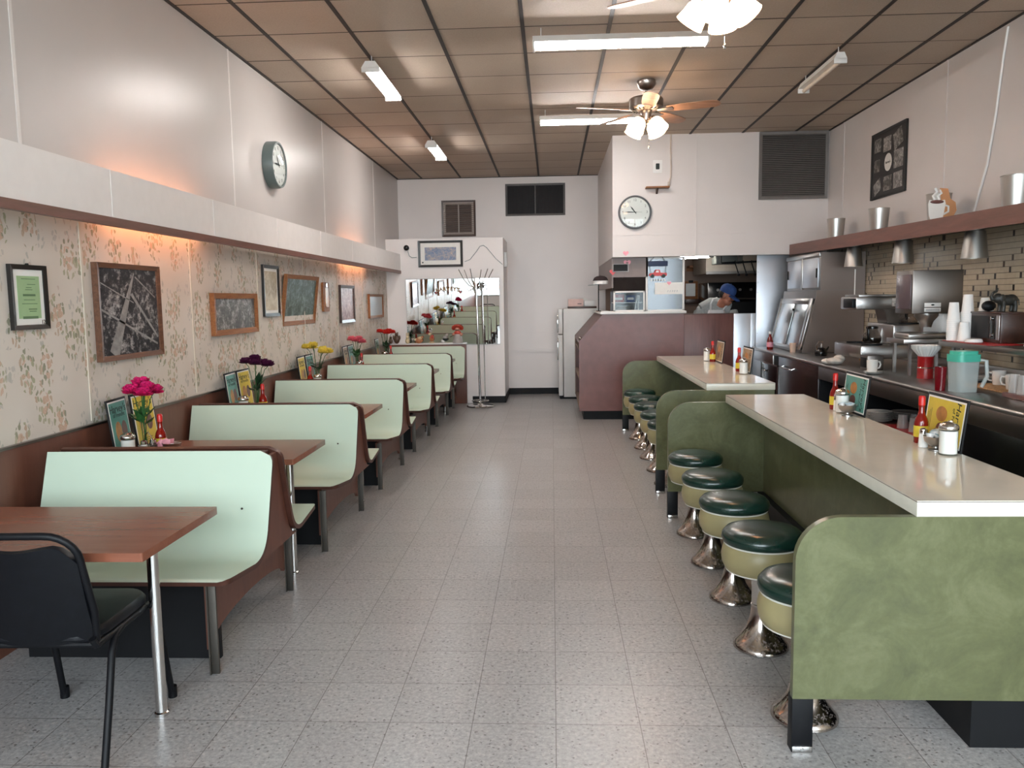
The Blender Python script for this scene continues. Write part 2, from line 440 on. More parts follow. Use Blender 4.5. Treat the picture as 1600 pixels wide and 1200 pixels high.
def aerial_mat(name, dark, light, seed, sc=9, tint=None, road_=.4):
    """an old aerial photograph: dark blocks, bright roads"""
    t = NT(name); v = t.n('ShaderNodeVectorMath', operation='ADD', i={0: t.coord(), 1: (seed, seed * 2.3, seed * .7)}).outputs[0]
    n1 = t.noise(sc, 5, v, .72, .5); n2 = t.noise(sc * 3.2, 4, v, .8)
    vo = t.n('ShaderNodeTexVoronoi', feature='DISTANCE_TO_EDGE', i={'Vector': v, 'Scale': sc * .75})
    road = t.math('LESS_THAN', vo.outputs[0], .022)
    h = t.math('ADD', t.math('MULTIPLY', n1, .55), t.math('MULTIPLY', n2, .45))
    c = t.ramp(h, [(.36, lin(dark)), (.5, lin(tint or dark)), (.62, lin(light))])
    t.base(t.mix(t.math('MULTIPLY', road, road_), c, lin(light))); t.set(rough=.35, spec=.25); return t.m
M_['floor'] = floor_mat(); M_['ceiling'] = ceil_mat(); M_['paperwall'] = wallpaper_mat(); M_['mosaic'] = tile_mat(); M_['olive'] = olive_mat(); M_['rust'] = rusty('rust_speckled_chrome')
M_['photo_a'] = aerial_mat('aerial_print', '#1f1e20', '#a5a2a0', 1.7, 11, '#39383a')
M_['photo_h'] = aerial_mat('highway_print', '#1b1b1d', '#b3b0ae', 2.7, 9, '#353437', 0)
M_['photo_b'] = aerial_mat('town_print', '#2a2826', '#b3aea8', 5.1, 10, '#54504c', .2)
M_['photo_c'] = aerial_mat('colour_aerial_print', '#2f3d3a', '#8fa3a0', 9.4, 8, '#4d5c54')
M_['photo_d'] = aerial_mat('pink_print', '#6f4a4a', '#d8c5c3', 3.3, 8, '#a58583')
M_['photo_e'] = aerial_mat('beige_print', '#a18a6c', '#d6cbb6', 6.6, 5, '#b7a88c')
M_['photo_f'] = aerial_mat('harbour_print', '#5b6f92', '#cdb6a4', 8.1, 9, '#8490a6')
M_['photo_g'] = aerial_mat('grey_print', '#3b3b3c', '#c7c2bd', 12.3, 10, '#7f7b78')
M_['card_g'] = plain('green_card', '#9dbb8c', .4, var=.05)
M_['amber'] = plain('amber_print', '#b17a3f', .3, var=.25, sc=25)
# ================================================================ THE SETTING
XL, XR, YB, ZC, YF = -2.45, 3.31, 13.14, 3.475, -1.7
struct('floor', MB().box((XL - .1, YF - .1, -.1), (XR + .1, YB + .1, 0)), M_['floor'], ang=0)
struct('pavement', MB().box((-14, -16, -.2), (14, YF - .1, -.1)), plain('pavement', '#b9b6b0', .8, sc=1.5), ang=0)
struct('ceiling', MB().box((XL - .1, YF - .1, ZC), (XR + .1, YB + .1, ZC + .1)), M_['ceiling'], ang=0)
g = MB()
for i in range(9):
    x = -2.05 + .62 * i
    if x < XR: g.box((x - .014, YF, ZC - .006), (x + .014, YB, ZC + .004))
g.box((XL, YF, ZC - .01), (XL + .022, YB, ZC)); g.box((XR - .018, YF, ZC - .01), (XR, 10.05, ZC)); g.box((XL, YB - .02, ZC - .01), (.745, YB, ZC))
struct('trim_ceiling', g, plain('dark_grid', '#2b2320', .6), ang=0)
def wall(name, lo, hi, split=None, mats=None, ycut=None):
    b = MB()
    if split is None: b.box(lo, hi)
    else:
        b.box(lo, (hi[0], hi[1], split), mi=1); b.box((lo[0], lo[1], split), hi)
    return struct(name, b, mats or [M_['paint']], ang=0)
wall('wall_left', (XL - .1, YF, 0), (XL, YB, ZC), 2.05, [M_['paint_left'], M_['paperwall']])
wall('wall_right', (XR, YF, 0), (XR + .1, YB, ZC), 2.05, [M_['paint'], M_['mosaic']])
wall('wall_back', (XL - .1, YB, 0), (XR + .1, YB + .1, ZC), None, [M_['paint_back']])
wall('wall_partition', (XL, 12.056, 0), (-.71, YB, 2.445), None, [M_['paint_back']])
b = MB().box((.745, 10.05, 2.03), (XR, 10.17, ZC)).box((.745, 10.17, 2.03), (.86, YB, ZC))
struct('wall_kitchen', b, M_['paint'], ang=0)
struct('ceiling_kitchen', MB().box((.86, 10.17, 2.62), (XR, YB, 2.68)), M_['paint'], ang=0)
# front of the shop: low wall, posts, three big panes and a glazed door
b = MB().box((XL - .1, YF - .1, 0), (.95, YF, .8)).box((2.15, YF - .1, 0), (XR + .1, YF, .8)).box((XL - .1, YF - .1, 2.95), (XR + .1, YF, ZC + .1))
for x in (XL - .1, -1.02, .86, 2.1, XR): b.box((x, YF - .1, .45), (x + .1, YF, 2.95))
b.box((.95, YF - .1, 2.3), (2.15, YF, 2.38))
struct('wall_front', b, M_['paint'], ang=0)
for i, (x0, x1) in enumerate(((-2.45, -1.02), (-.92, .86), (2.2, 3.31))):
    w = struct('window_%d' % (i + 1), MB().box((x0, YF - .055, .8), (x1, YF - .045, 2.95)), M_['pane'], ang=0)
    f = MB()
    for a, c in (((x0, .8), (x1, .85)), ((x0, 2.9), (x1, 2.95)), ((x0, .8), (x0 + .04, 2.95)), ((x1 - .04, .8), (x1, 2.95))):
        f.box((a[0], YF - .08, a[1]), (c[0], YF - .02, c[1]))
    f.build('window_frame', M_['alum'], w)
d = MB()
for a, c in (((.96, .0), (2.1, .8)), ((.96, 2.2), (2.1, 2.3)), ((.96, 0), (1.06, 2.3)), ((2.0, 0), (2.1, 2.3))): d.box((a[0], YF - .08, a[1]), (c[0], YF - .03, c[1]))
dr = struct('door_1', d, M_['alum'], ang=0)
MB().box((1.06, YF - .06, .8), (2.0, YF - .05, 2.2)).build('door_glass', M_['pane'], dr)
MB().tube([(1.12, YF - .02, .95), (1.12, YF + .02, .97), (1.12, YF + .02, 1.23), (1.12, YF - .02, 1.25)], .012).build('door_handle', M_['chrome'], dr)
# trims: battens on the left wall, wainscot, soffit
b = MB()
for y in (3.734, 6.3, 8.843, 11.341): b.box((XL, y - .012, 2.2), (XL + .003, y + .012, ZC))
for y in (1.2,): b.box((XL, y - .012, 2.2), (XL + .003, y + .012, ZC))
struct('trim_left', b, M_['trim'], ang=0)
b = MB()
for y in (2.9, 4.162, 5.444, 6.703, 7.96, 9.22, 10.48): b.box((XL, y - .009, .93), (XL + .005, y + .009, 2.05))
struct('trim_paper', b, plain('paper_batten', '#cfc5b6', .5), ang=0)
w = struct('trim_wainscot', MB().box((XL, YF, 0), (XL + .018, 12.056, .905)), M_['brownv'], ang=0)
MB().box((XL, YF, .905), (XL + .024, 12.056, .917)).build('wainscot_cap', M_['steeld'], w)
f = struct('trim_soffit', MB().box((-2.256, YF, 1.985), (-2.236, 12.056, 2.225)).box((XL, 12.02, 1.985), (-2.256, 12.056, 2.225)), M_['trim'], ang=0)
MB().box((-2.262, YF, 1.942), (-2.228, 12.056, 1.985)).build('soffit_edge', M_['browny'], f)
b = MB()
for i in range(-3, 7): b.box((-2.236, 4.115 + 1.26 * i - .008, 1.99), (-2.2335, 4.115 + 1.26 * i + .008, 2.222))
b.build('soffit_batten', M_['trim'], f)
b = MB().box((XL + .03, 11.9, .0), (-.71, 12.056, .001))
b = MB().box((-1.2, 12.045, 0), (-.70, 12.056, .1)).box((-.71, 12.045, 0), (-.70, YB, .1)).box((-.7, YB - .012, 0), (.74, YB, .1))
struct('baseboard_back', b, M_['black'], ang=0)
b = MB().box((-.70, YB - .03, .685), (.74, YB, .735)).box((-.70, YB - .008, 1.0), (.74, YB, 1.006)).box((-.70, YB - .006, 2.24), (.74, YB, 2.247)).box((-.78, YB - .006, 2.445), (-.772, YB, 3.465))
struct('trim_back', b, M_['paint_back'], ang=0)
b = MB().box((.745, 10.044, 2.29), (XR, 10.05, 2.297)).box((1.745, 10.042, 2.03), (1.757, 10.05, 3.47)).box((XR - .005, 7.15, 2.14), (XR, 7.175, 3.47)).box((XR - .005, 9.55, 2.14), (XR, 9.575, 3.47))
struct('trim_kitchen', b, M_['paint'], ang=0)

# ================================================================ BOOTHS
def shell(sgn, xl, xr):
    pts = []
    A, B, C, D, E = [Vector(p) for p in ((.05, .862), (.165, .52), (.33, .41), (.585, .436), (.615, .432))]
    c1 = Vector((.205, .405)); c2 = Vector((.605, .438))
    for i in range(16): pts.append(A.lerp(B, i / 16))
    for i in range(12): t = i / 12; pts.append(B * (1 - t) ** 2 + c1 * 2 * t * (1 - t) + C * t * t)
    for i in range(8): pts.append(C.lerp(D, i / 8))
    for i in range(6): t = i / 5; pts.append(D * (1 - t) ** 2 + c2 * 2 * t * (1 - t) + E * t * t)
    s = [0]
    for a, c in zip(pts, pts[1:]): s.append(s[-1] + (c - a).length)
    L = s[-1]; mb = MB(); vs = []; th = .011
    for i, p in enumerate(pts):
        t = (pts[min(i + 1, len(pts) - 1)] - pts[max(i - 1, 0)]).normalized(); n = Vector((-t.y, t.x))
        if n.y < 0 and abs(n.x) < .3: n = -n
        if n.x < 0 and abs(n.x) >= .3 and s[i] < .5: n = -n
        x = xr
        if s[i] < .06: x -= .06 - math.sqrt(max(0, .06 ** 2 - (.06 - s[i]) ** 2))
        k = max(0, (s[i] - .36) / (L - .36)); x -= .012 * k
        e = L - s[i]
        if e < .04: x -= .04 - math.sqrt(max(0, .04 ** 2 - (.04 - e) ** 2))
        f = p + n * th; q = p - n * th
        vs += [(xl, -sgn * f.x, f.y), (x, -sgn * f.x, f.y), (x, -sgn * q.x, q.y), (xl, -sgn * q.x, q.y)]
    m = len(pts)
    for i in range(m - 1):
        a = 4 * i; b_ = 4 * (i + 1)
        mb.add([], []); 
    mb.v = vs
    for i in range(m - 1):
        a = 4 * i; b_ = a + 4
        for k in range(4):
            mb.f.append([a + k, a + (k + 1) % 4, b_ + (k + 1) % 4, b_ + k]); mb.m.append(0 if k == 0 else 1)
    mb.f.append([3, 2, 1, 0]); mb.m.append(1); e = 4 * (m - 1); mb.f.append([e, e + 1, e + 2, e + 3]); mb.m.append(1)
    return mb
ORD = ['nearest', 'second', 'third', 'fourth', 'fifth', 'sixth']
BX = -1.85
def booth(k, y, xl, single=False):
    lab = ['mint booth bench nearest the front, beside the black chair', 'mint double booth bench behind the pink flowers', 'mint double booth bench between purple and yellow flowers',
           'mint double booth bench between yellow and light pink flowers', 'mint double booth bench between light pink and red flowers', 'single mint bench against the white partition, below the figurines'][k]
    t = thing('booth_bench', lab, 'booth', (BX, y, 0), 0, 'mint booth benches along the left wall')
    l = xl - BX; r = -1.283 - BX
    shell(1, l, r).build('seat_shell', [M_['mint'], M_['edge']], t)
    if not single:
        shell(-1, l, r).build('seat_shell', [M_['mint'], M_['edge']], t)
        MB().box((l, -.04, .83), (r - .055, .04, .852), .004).build('back_cap', M_['edge'], t)
        po = [(-.04, .84), (.04, .84), (.152, .50), (.185, .44), (.23, .40), (.3, .386), (-.3, .386), (-.23, .40), (-.185, .44), (-.152, .50)]
        ap = [(-.475, .383), (.475, .383), (.475, .125)] + [(.455 * math.cos(a), .12 + .075 * math.sin(a)) for a in [PI * i / 14 for i in range(15)]] + [(-.475, .10)]
        ys = (-.482, .49)
    else:
        po = [(-.04, .84), (.1, .84), (.1, .386), (-.3, .386), (-.23, .41), (-.185, .45), (-.165, .50)]
        ap = [(-.475, .383), (.1, .383), (.1, .02), (.0, .02)] + [(-.22 + .22 * math.cos(a), .13 + .13 * math.sin(a)) for a in [PI * i / 14 for i in range(15)]] + [(-.475, .13)]
        ys = (-.482,)
        MB().box((l - .03, .06, .0), (r + .005, .12, .885), .003).build('back_board', M_['brownv'], t)
    MB().prism(po, 'x', r - .04, r - .022).build('end_panel', M_['brownv'], t)
    MB().prism(ap, 'x', -1.455 - BX, -1.437 - BX).build('apron', M_['brownv'], t)
    for yy in ys:
        MB().box((-1.437 - BX, yy - .006, 0), (-1.402 - BX, yy + .006, .385), .001).box((-1.437 - BX, yy - .02, 0), (-1.432 - BX, yy + .02, .385)).build('leg', M_['iron'], t)
    MB().box((l + .03, -.34, 0), (-1.458 - BX, -.315, .385)).build('kick_board', M_['black'], t)
    MB().box((l, -.3, .34), (l + .03, .3 if not single else .1, .386)).build('wall_cleat', M_['brownv'], t)
    s = MB()
    for dz in (.62,): s.cyl((0, 0, 0), .005, .003, 10, M=T(r - .12, -.158, dz) @ RX(PI / 2))
    s.build('screw', M_['iron'], t)
    return t
for k in range(5): booth(k, 3.672 + 1.65 * k, -2.35 if k == 0 else -2.405)
booth(5, 11.93, -2.405, True)
o = one('display_ledge', MB().box((-2.41, 11.99, .886), (-1.27, 12.056, .905), .003), M_['white'], 'white ledge board under the mirror carrying the figurines', 'shelf')
TY = [2.86, 4.444, 6.101, 7.75, 9.40, 11.04]
TL = ['brown table nearest the front with the black chair', 'brown booth table carrying the bright pink flowers', 'brown booth table carrying the purple flowers', 'brown booth table carrying the yellow flowers', 'brown booth table carrying the light pink flowers', 'brown booth table carrying the red flowers']
for k, y in enumerate(TY):
    if k == 0:
        t0 = thing('booth_table', TL[0], 'table', (-1.9, y, 0), 0, 'brown booth tables')
        MB().prism(rrect(-.53, -.305, .535, .305, .008, 3), 'z', .69, .72).build('tabletop', M_['tabletop'], t0)
        MB().cyl((.415, -.01, 0), .021, .69, 20).lathe([(.021, 0), (.026, 0), (.026, .012), (.021, .016)], 20, (.415, -.01, 0)).build('leg', M_['chrome'], t0)
        MB().prism([(-.53, .69), (-.53, .5), (-.51, .5), (-.3, .69)], 'y', -.2, -.18).prism([(-.53, .69), (-.53, .5), (-.51, .5), (-.3, .69)], 'y', .18, .2).build('wall_bracket', M_['iron'], t0)
    else: dup(t0, (-1.9, y, 0), None, TL[k])

# ---------------------------------------------------------------- black chair
t = thing('stacking_chair', 'black vinyl stacking chair pulled up to the nearest table', 'chair', (-1.715, 2.69, 0), .03)
def seatpad():
    out = rrect(-.205, -.2, .205, .215, .09, 6); mb = MB(); vs = []; rows = [(.93, 0), (1, .012), (1, .03), (.95, .045), (.7, .053), (.001, .056)]
    for s_, z in rows: vs += [(x * s_, y * s_, z) for x, y in out]
    n = len(out); fs = [list(range(n))[::-1]]
    for i in range(len(rows) - 1): fs += [[i * n + j, i * n + (j + 1) % n, (i + 1) * n + (j + 1) % n, (i + 1) * n + j] for j in range(n)]
    return mb.add(vs, fs, 0, T(0, 0, .43))
seatpad().build('seat', M_['vinyl'], t)
def bk(u, v): return Vector((u, -.195 - .115 * v / .42 + .03 * (u / .22) ** 2, .425 + v))   # tilted, slightly curved back plane
bo = [(-.185, .02)] + [(.185, .02)]
outl = [(.19, .0), (.205, .12), (.2, .28)] + [(.2 - .09 + .09 * math.cos(a), .31 + .09 * math.sin(a)) for a in [PI / 2 * i / 6 for i in range(7)]]
outl = outl + [(-u, v) for u, v in outl[::-1]]
MB().tube([bk(u, v) for u, v in outl], .012, 10).build('back_frame', M_['blackmet'], t)
mb = MB(); vs = []; N = 18
for i in range(N + 1):
    u = -1 + 2 * i / N
    top = .365 - .016 * math.cos(u * PI / 2 * 1.3) ** 2 * (1 if abs(u) < .77 else 0) - .06 * max(0, abs(u) - .75) / .25
    w = .19 if True else 0
    for v, dy in ((.0, 0), (.0, .03), (top * .5, .036), (top - .01, .03), (top, .01), (top - .006, -.006), (top * .5, -.008)):
        p = bk(u * (w + .006 * v / .4), v); vs.append((p.x, p.y + dy - .004, p.z))
fs = []
for i in range(N):
    for j in range(7): fs.append([i * 7 + j, i * 7 + (j + 1) % 7, (i + 1) * 7 + (j + 1) % 7, (i + 1) * 7 + j])
fs += [list(range(7)), [N * 7 + j for j in range(7)][::-1]]
mb.add(vs, fs); mb.build('backrest', M_['vinyl'], t)
for sx in (-1, 1):
    MB().tube([(sx * .215, .29, .0), (sx * .212, .25, .2), (sx * .208, .205, .4), (sx * .203, .18, .425), (sx * .2, .14, .425)], .0125, 10).cyl((sx * .215, .292, 0), .017, .045, 12).build('leg', M_['blackmet'], t)
    MB().tube([(sx * .235, -.27, 0), (sx * .225, -.19, .22), (sx * .213, -.13, .37), (sx * .207, -.09, .415), (sx * .2, -.02, .425)], .0125, 10).cyl((sx * .235, -.27, 0), .016, .04, 12).build('leg', M_['blackmet'], t)
    MB().tube([(sx * .2, .17, .424), (sx * .2, -.1, .424), (sx * .195, -.19, .424), (sx * .19, -.2, .45)], .0125, 10).build('side_rail', M_['blackmet'], t)
MB().tube([(-.2, .1, .42), (.2, .1, .42)], .011, 8).build('cross_rail', M_['blackmet'], t); MB().tube([(-.195, -.185, .424), (.195, -.185, .424)], .011, 8).build('cross_rail', M_['blackmet'], t)

# ================================================================ LUNCH COUNTERS AND STOOLS
def lunch(y0, y1, x0, lab):
    t = thing('lunch_counter', lab, 'counter', (x0, y0, 0), 0, 'cream lunch counters')
    L = y1 - y0
    MB().box((0, 0, .815), (.525, L, .867), .002, 1).box((.0005, .0005, .866), (.5245, L - .0005, .8685), 0, 0).box((-.0006, .0, .8635), (.526, L, .8655), 0, 2).build('countertop', [M_['cream'], M_['creamedge'], M_['edge']], t)
    po = [(.52, .19), (.52, .815)] + arc(-.385 + .15, .815 - .15, .15, PI / 2, PI, 10) + [(-.385, .19)]
    for a in (0, L + .02):
        MB().prism(po, 'y', a, a + .03).build('end_panel', M_['olive'], t)
        p = MB().box((-.385, a + .002, 0), (-.315, a + .05, .19), .001).build('post', M_['blackmet'], t)
        MB().box((-.383, a - .002, 0), (-.317, a + .056, .022), .002).cyl((0, 0, 0), .006, .003, 10, M=T(-.35, a - .002, .012) @ RX(PI / 2)).build('foot_bracket', M_['chrome'], p)
    MB().box((.27, .03, .19), (.3, L + .02, .815)).build('back_panel', M_['olive'], t)
    MB().box((.225, .045, 0), (.5, L, .19)).build('toe_kick', M_['black'], t)
    return t
lunch(2.645, 5.575, 1.18, 'near cream-topped lunch counter with green end panels')
lunch(6.315, 9.33, 1.19, 'far cream-topped lunch counter by the maroon kitchen counter')
ST = thing('counter_stool', 'x', 'stool', (.91, 2.884, 0), 0, 'green counter stools')
MB().lathe([(0, .545), (.06, .545), (.12, .541), (.155, .531), (.172, .512), (.174, .495), (.168, .478), (.16, .472), (0, .472)], 40).build('cushion', M_['greenvinyl'], ST)
MB().lathe([(0, .47), (.156, .47), (.168, .45), (.174, .42), (.170, .385), (.158, .36), (.15, .352), (0, .352)], 40).build('seat_drum', M_['drum'], ST)
for z, r in ((.471, .161), (.354, .151)): MB().tube([(r * math.cos(2 * PI * i / 40), r * math.sin(2 * PI * i / 40), z) for i in range(40)], .0045, 6, closed=True).build('piping', M_['piping'], ST)
MB().lathe([(0, .352), (.042, .352), (.042, .2), (.045, .198), (.045, .19), (0, .19)], 28).build('column', M_['chrome'], ST)
MB().lathe([(.04, .2), (.043, .17), (.05, .13), (.064, .09), (.085, .055), (.107, .028), (.118, .016), (.119, .004), (.114, 0), (0, 0)], 36).build('base', M_['rust'], ST)
SP = [(.91, 2.884, 'green stool hidden mostly behind the near green end panel, second panel post beside it'), (.905, 3.49, 'second green stool from the front at the near counter'), (.91, 4.068, 'middle green stool at the near counter'),
      (.91, 4.624, 'fourth green stool from the front at the near counter'), (.915, 5.21, 'farthest green stool at the near counter'),
      (.945, 6.63, 'green stool at far counter tucked closest behind its near end panel'), (.945, 7.17, 'second green stool from the front at the far counter'), (.945, 7.74, 'middle green stool at the far counter'), (.945, 8.27, 'fourth green stool from the front at the far counter'), (.945, 8.84, 'farthest green stool beside the maroon kitchen counter')]
SP[0] = (.91, 2.884, 'nearest green stool, half hidden behind the front green end panel')
ST['label'] = SP[0][2]
for x, y, l in SP[1:]: dup(ST, (x, y, 0), None, l)
# ================================================================ ON THE WALLS
def eul(X, Y):
    return frameM((0, 0, 0), X, Y).to_euler()
WL, WR, WB = ((0, 1, 0), (0, 0, 1)), ((0, -1, 0), (0, 0, 1)), ((1, 0, 0), (0, 0, 1))
def wrot(w, lean=0, tilt=0):
    return tuple((frameM((0, 0, 0), *w) @ RX(lean) @ RZ(tilt)).to_euler())
def frame_bars(w, h, fw, d):
    m = MB(); a, b = w / 2, h / 2
    for pl in ([(-a, -b), (a, -b), (a - fw, -b + fw), (-a + fw, -b + fw)], [(a, -b), (a, b), (a - fw, b - fw), (a - fw, -b + fw)], [(a, b), (-a, b), (-a + fw, b - fw), (a - fw, b - fw)], [(-a, b), (-a, -b), (-a + fw, -b + fw), (-a + fw, b - fw)]):
        vs = [(x, y, 0) for x, y in pl] + [(x, y, d * (1 if i < 2 else .8)) for i, (x, y) in enumerate(pl)]
        m.add(vs, [[3, 2, 1, 0], [4, 5, 6, 7]] + [[i, (i + 1) % 4, 4 + (i + 1) % 4, 4 + i] for i in range(4)])
    return m
def picture(lab, w, loc, W, H, fw, d, fm, pm, mat=0, mm='paper', lean=0, tilt=0, name='framed_picture', group='framed pictures on the left wall'):
    t = thing(name, lab, 'picture', loc, wrot(w, lean, tilt), group)
    frame_bars(W, H, fw, d).build('frame', fm, t, ang=20)
    a, b = W / 2 - fw * .8, H / 2 - fw * .8
    MB().box((-a, -b, .001), (a, b, d * .45)).build('backing' if not mat else 'mat', M_[mm] if mat else pm, t) if mat else None
    z = d * .45 if mat else .001
    a2, b2 = (a - mat, b - mat) if mat else (a, b)
    MB().box((-a2, -b2, z), (a2, b2, d * .5 + .001)).build('print', pm, t)
    return t
X0 = XL + .001
frb = plain('black_frame', '#17130f', .35); frw = wood('walnut_frame', '#4b2f22', '#76503a', 0, 14, .35); frc = wood('copper_frame', '#744426', '#a06a3f', 0, 14, .5, .3); frd = wood('dark_walnut_frame', '#2d1d17', '#51352a', 0, 14, .35)
p = picture('small black frame with white mat and green printed card, nearest the front', WL, (X0, 3.7, 1.582), .265, .3, .022, .02, frb, M_['card_g'], .034, tilt=-.0)
m = MB()
for i, (y, w_, h_) in enumerate(((.085, .1, .003), (.06, .06, .003), (.045, .04, .003), (.035, .05, .003), (.01, .09, .01), (-.012, .08, .003), (-.03, .11, .003), (-.055, .06, .005), (-.065, .05, .004), (-.094, .11, .012))):
    m.box((-w_ / 2 + (.02 if i in (1, 7, 8) else 0), y - h_ / 2, .0105), (w_ / 2 + (.02 if i in (1, 7, 8) else 0), y + h_ / 2, .0118))
m.build('lettering', plain('faded_ink', '#5d7a55', .6), p)
text_mb('12', .03, T(.095, -.118, .0098), .0008).build('number_sticker', M_['edge'], p)
MB().cyl((0, .152, .004), .006, .012, 10).build('nail', M_['ink'], p)
bigp = picture('large brown-framed black-and-white aerial photo of a highway', WL, (X0, 4.593, 1.502), .695, .537, .028, .035, frw, M_['photo_h'])
roadm = plain('road_print', '#8b8987', .35, var=.3, sc=30)
m = MB()
for u0, v0, u1, v1, w0, w1 in ((-.2, -.24, .06, .22, .10, .012), (-.32, .02, .3, -.2, .012, .012), (.02, .1, .31, -.16, .022, .014), (.07, .2, .3, .08, .008, .008), (.04, .05, -.3, .16, .006, .006)):
    a_ = Vector((u0, v0)); b_ = Vector((u1, v1)); n_ = Vector((-(b_ - a_).y, (b_ - a_).x)).normalized()
    c_ = [a_ + n_ * w0 / 2, a_ - n_ * w0 / 2, b_ - n_ * w1 / 2, b_ + n_ * w1 / 2]
    m.prism([tuple(q) for q in c_], 'z', .0186, .019)
m.build('road', roadm, bigp)
picture('wide copper-coloured wooden frame with a grey town photo', WL, (X0, 6.163, 1.461), .86, .31, .04, .035, frc, M_['photo_b'])
picture('tall thin black frame with a beige print in white mat', WL, (X0, 6.997, 1.643), .395, .44, .028, .022, frb, M_['photo_e'], .03)
picture('big wooden frame leaning out from the wall with bluish aerial photo', WL, (X0, 7.80, 1.565), 1.0, .475, .04, .035, frc, M_['photo_c'], lean=.13)
t = thing('thermometer_plaque', 'narrow amber wooden plaque between the leaning picture and the dark frame', 'plaque', (X0, 8.69, 1.593), wrot(WL))
MB().prism(rrect(-.115, -.157, .115, .157, .03, 4), 'z', 0, .025).build('board', frc, t)
MB().prism(rrect(-.06, -.11, .06, .10, .02, 4), 'z', .025, .03).build('dial_plate', M_['amber'], t)
MB().cyl((0, .125, .02), .022, .012, 14).build('knob', M_['chrome'], t)
picture('dark wood frame with a pinkish photo, seventh from the front', WL, (X0, 9.61, 1.513), .65, .44, .035, .03, frd, M_['photo_d'])
picture('small wooden frame with a pale grey print, farthest on the wallpaper', WL, (X0, 11.2, 1.474), .88, .325, .035, .03, frc, plain('pale_grey_print', '#9ba4a8', .3))
p = picture('black frame with a white mat and harbour print above the mirror', WB, (-1.635, 12.055, 2.222), .66, .385, .034, .025, frb, M_['photo_f'], .07, group=None)
MB().cyl((-.265, -.125, .011), .012, .004, 12).build('seal', M_['ink'], p)
p = picture('black-framed collage of black-and-white photos high on the right wall', WR, (XR - .001, 8.29, 2.82), .82, .655, .02, .022, frb, plain('collage_board', '#252120', .5), group=None)
for i, (u, v, w_, h_, a) in enumerate(((-.26, .2, .17, .13, .0), (-.03, .18, .18, .14, 0), (.22, .19, .2, .16, .3), (.24, .0, .21, .17, 0), (-.27, -.0, .14, .12, 0), (.24, -.2, .2, .15, 0), (0, -.2, .2, .14, 0), (-.25, -.21, .17, .12, .35))):
    MB().box((-w_ / 2, -h_ / 2, 0), (w_ / 2, h_ / 2, .002), M=T(u, v, .0118) @ RZ(a)).build('photo', M_['photo_g'] if i % 2 else M_['photo_b'], p)
MB().lathe([(0, 0), (.085, 0), (.085, .002), (0, .002)], 28, (0, 0, .012)).build('badge', M_['ceramic'], p)
text_mb("Harvey's", .036, T(0, 0, .0145), .0006).build('badge_lettering', M_['ink'], p)

def clock(lab, w, loc, R, depth, rim, hands, nums=True):
    t = thing('wall_clock', lab, 'clock', loc, wrot(w))
    MB().lathe([(0, 0), (R, 0), (R, depth * .75), (R - .006, depth), (R - .018, depth), (R - .024, depth - .014), (0, depth - .014)], 48).build('case', rim, t)
    MB().lathe([(0, 0), (R - .022, 0), (R - .022, .001), (0, .001)], 48, (0, 0, depth - .0135)).build('dial', M_['dial'], t)
    z = depth - .012
    m = MB()
    for h in range(1, 13):
        a = PI / 2 - 2 * PI * h / 12; r = R * .72
        text_mb(str(h), R * .2, T(r * math.cos(a), r * math.sin(a), z), .0004, mb=m)
    for k in range(60):
        a = 2 * PI * k / 60; m.box((R * .84, -.0012, 0), (R * .87, .0012, .0006), M=T(0, 0, z) @ RZ(a))
    m.build('numerals', M_['ink'], t)
    for nm, a, l, w_ in (('hour_hand', hands[0], R * .46, .008), ('minute_hand', hands[1], R * .64, .006)):
        MB().prism([(-R * .12, -w_ / 2), (l * .6, -w_), (l, 0), (l * .6, w_), (-R * .12, w_ / 2)], 'z', 0, .0015, M=T(0, 0, z + (.003 if nm[0] == 'h' else .005)) @ RZ(PI / 2 - a)).build(nm, M_['ink'], t)
    MB().cyl((0, 0, z), R * .03, .008, 12).box((-R * .0, -.001, .0085), (R * .42, .001, .0095), M=T(0, 0, z) @ RZ(0)).build('second_hand', M_['ink'], t)
    MB().lathe([(R - .02, 0), (R * .7, .003), (R * .3, .005), (0, .0055)], 40, (0, 0, depth - .003)).build('crystal', M_['pane'], t)
    return t
clock('round grey-green wall clock high on the left wall', WL, (X0, 7.14, 2.735), .2, .09, M_['clockgrey'], (2 * PI * 10.75 / 12, 2 * PI * .75))
clock('round clock with thin dark rim on the kitchen wall', WB, (1.012, 10.049, 2.562), .2, .045, plain('clock_rim', '#2e3034', .3), (2 * PI * 10.75 / 12, 2 * PI * .755))

def vent(name, lab, loc, W, H, fw, fm, sm, n, vertical=False, mull=True, bm='black'):
    t = thing(name, lab, 'vent', loc, wrot(WB))
    frame_bars(W, H, fw, .025).build('frame', fm, t, ang=20)
    a, b = W / 2 - fw, H / 2 - fw
    MB().box((-a, -b, -.001), (a, b, .002)).build('backing', M_[bm], t)
    m = MB()
    for i in range(n):
        if vertical:
            x = -a + 2 * a * (i + .5) / n; m.box((-.0035, -b, -.003), (.0035, b, .003), M=T(x, 0, .012) @ RY(.5))
        else:
            y = -b + 2 * b * (i + .5) / n; m.box((-a, -b / n * .85, -.001), (a, b / n * .85, .001), M=T(0, y, .012) @ RX(-.6))
    m.build('slats', sm, t)
    if mull: MB().box((-.008, -b, .004), (.008, b, .02)).build('mullion', fm, t)
    return t
grille = plain('grey_grille', '#595452', .5)
vent('air_vent', 'wide grey metal grille high on the back wall', (-.248, YB - .001, 3.108), .95, .5, .03, grille, plain('dark_slat', '#3d3a3b', .5), 44, True)
lv = vent('louver_vent', 'small brown wooden louver vent above the white partition', (-1.475, YB - .001, 2.835), .545, .57, .03, frd, plain('louver_slat', '#6f625a', .5), 16, mull=False, bm='edge')
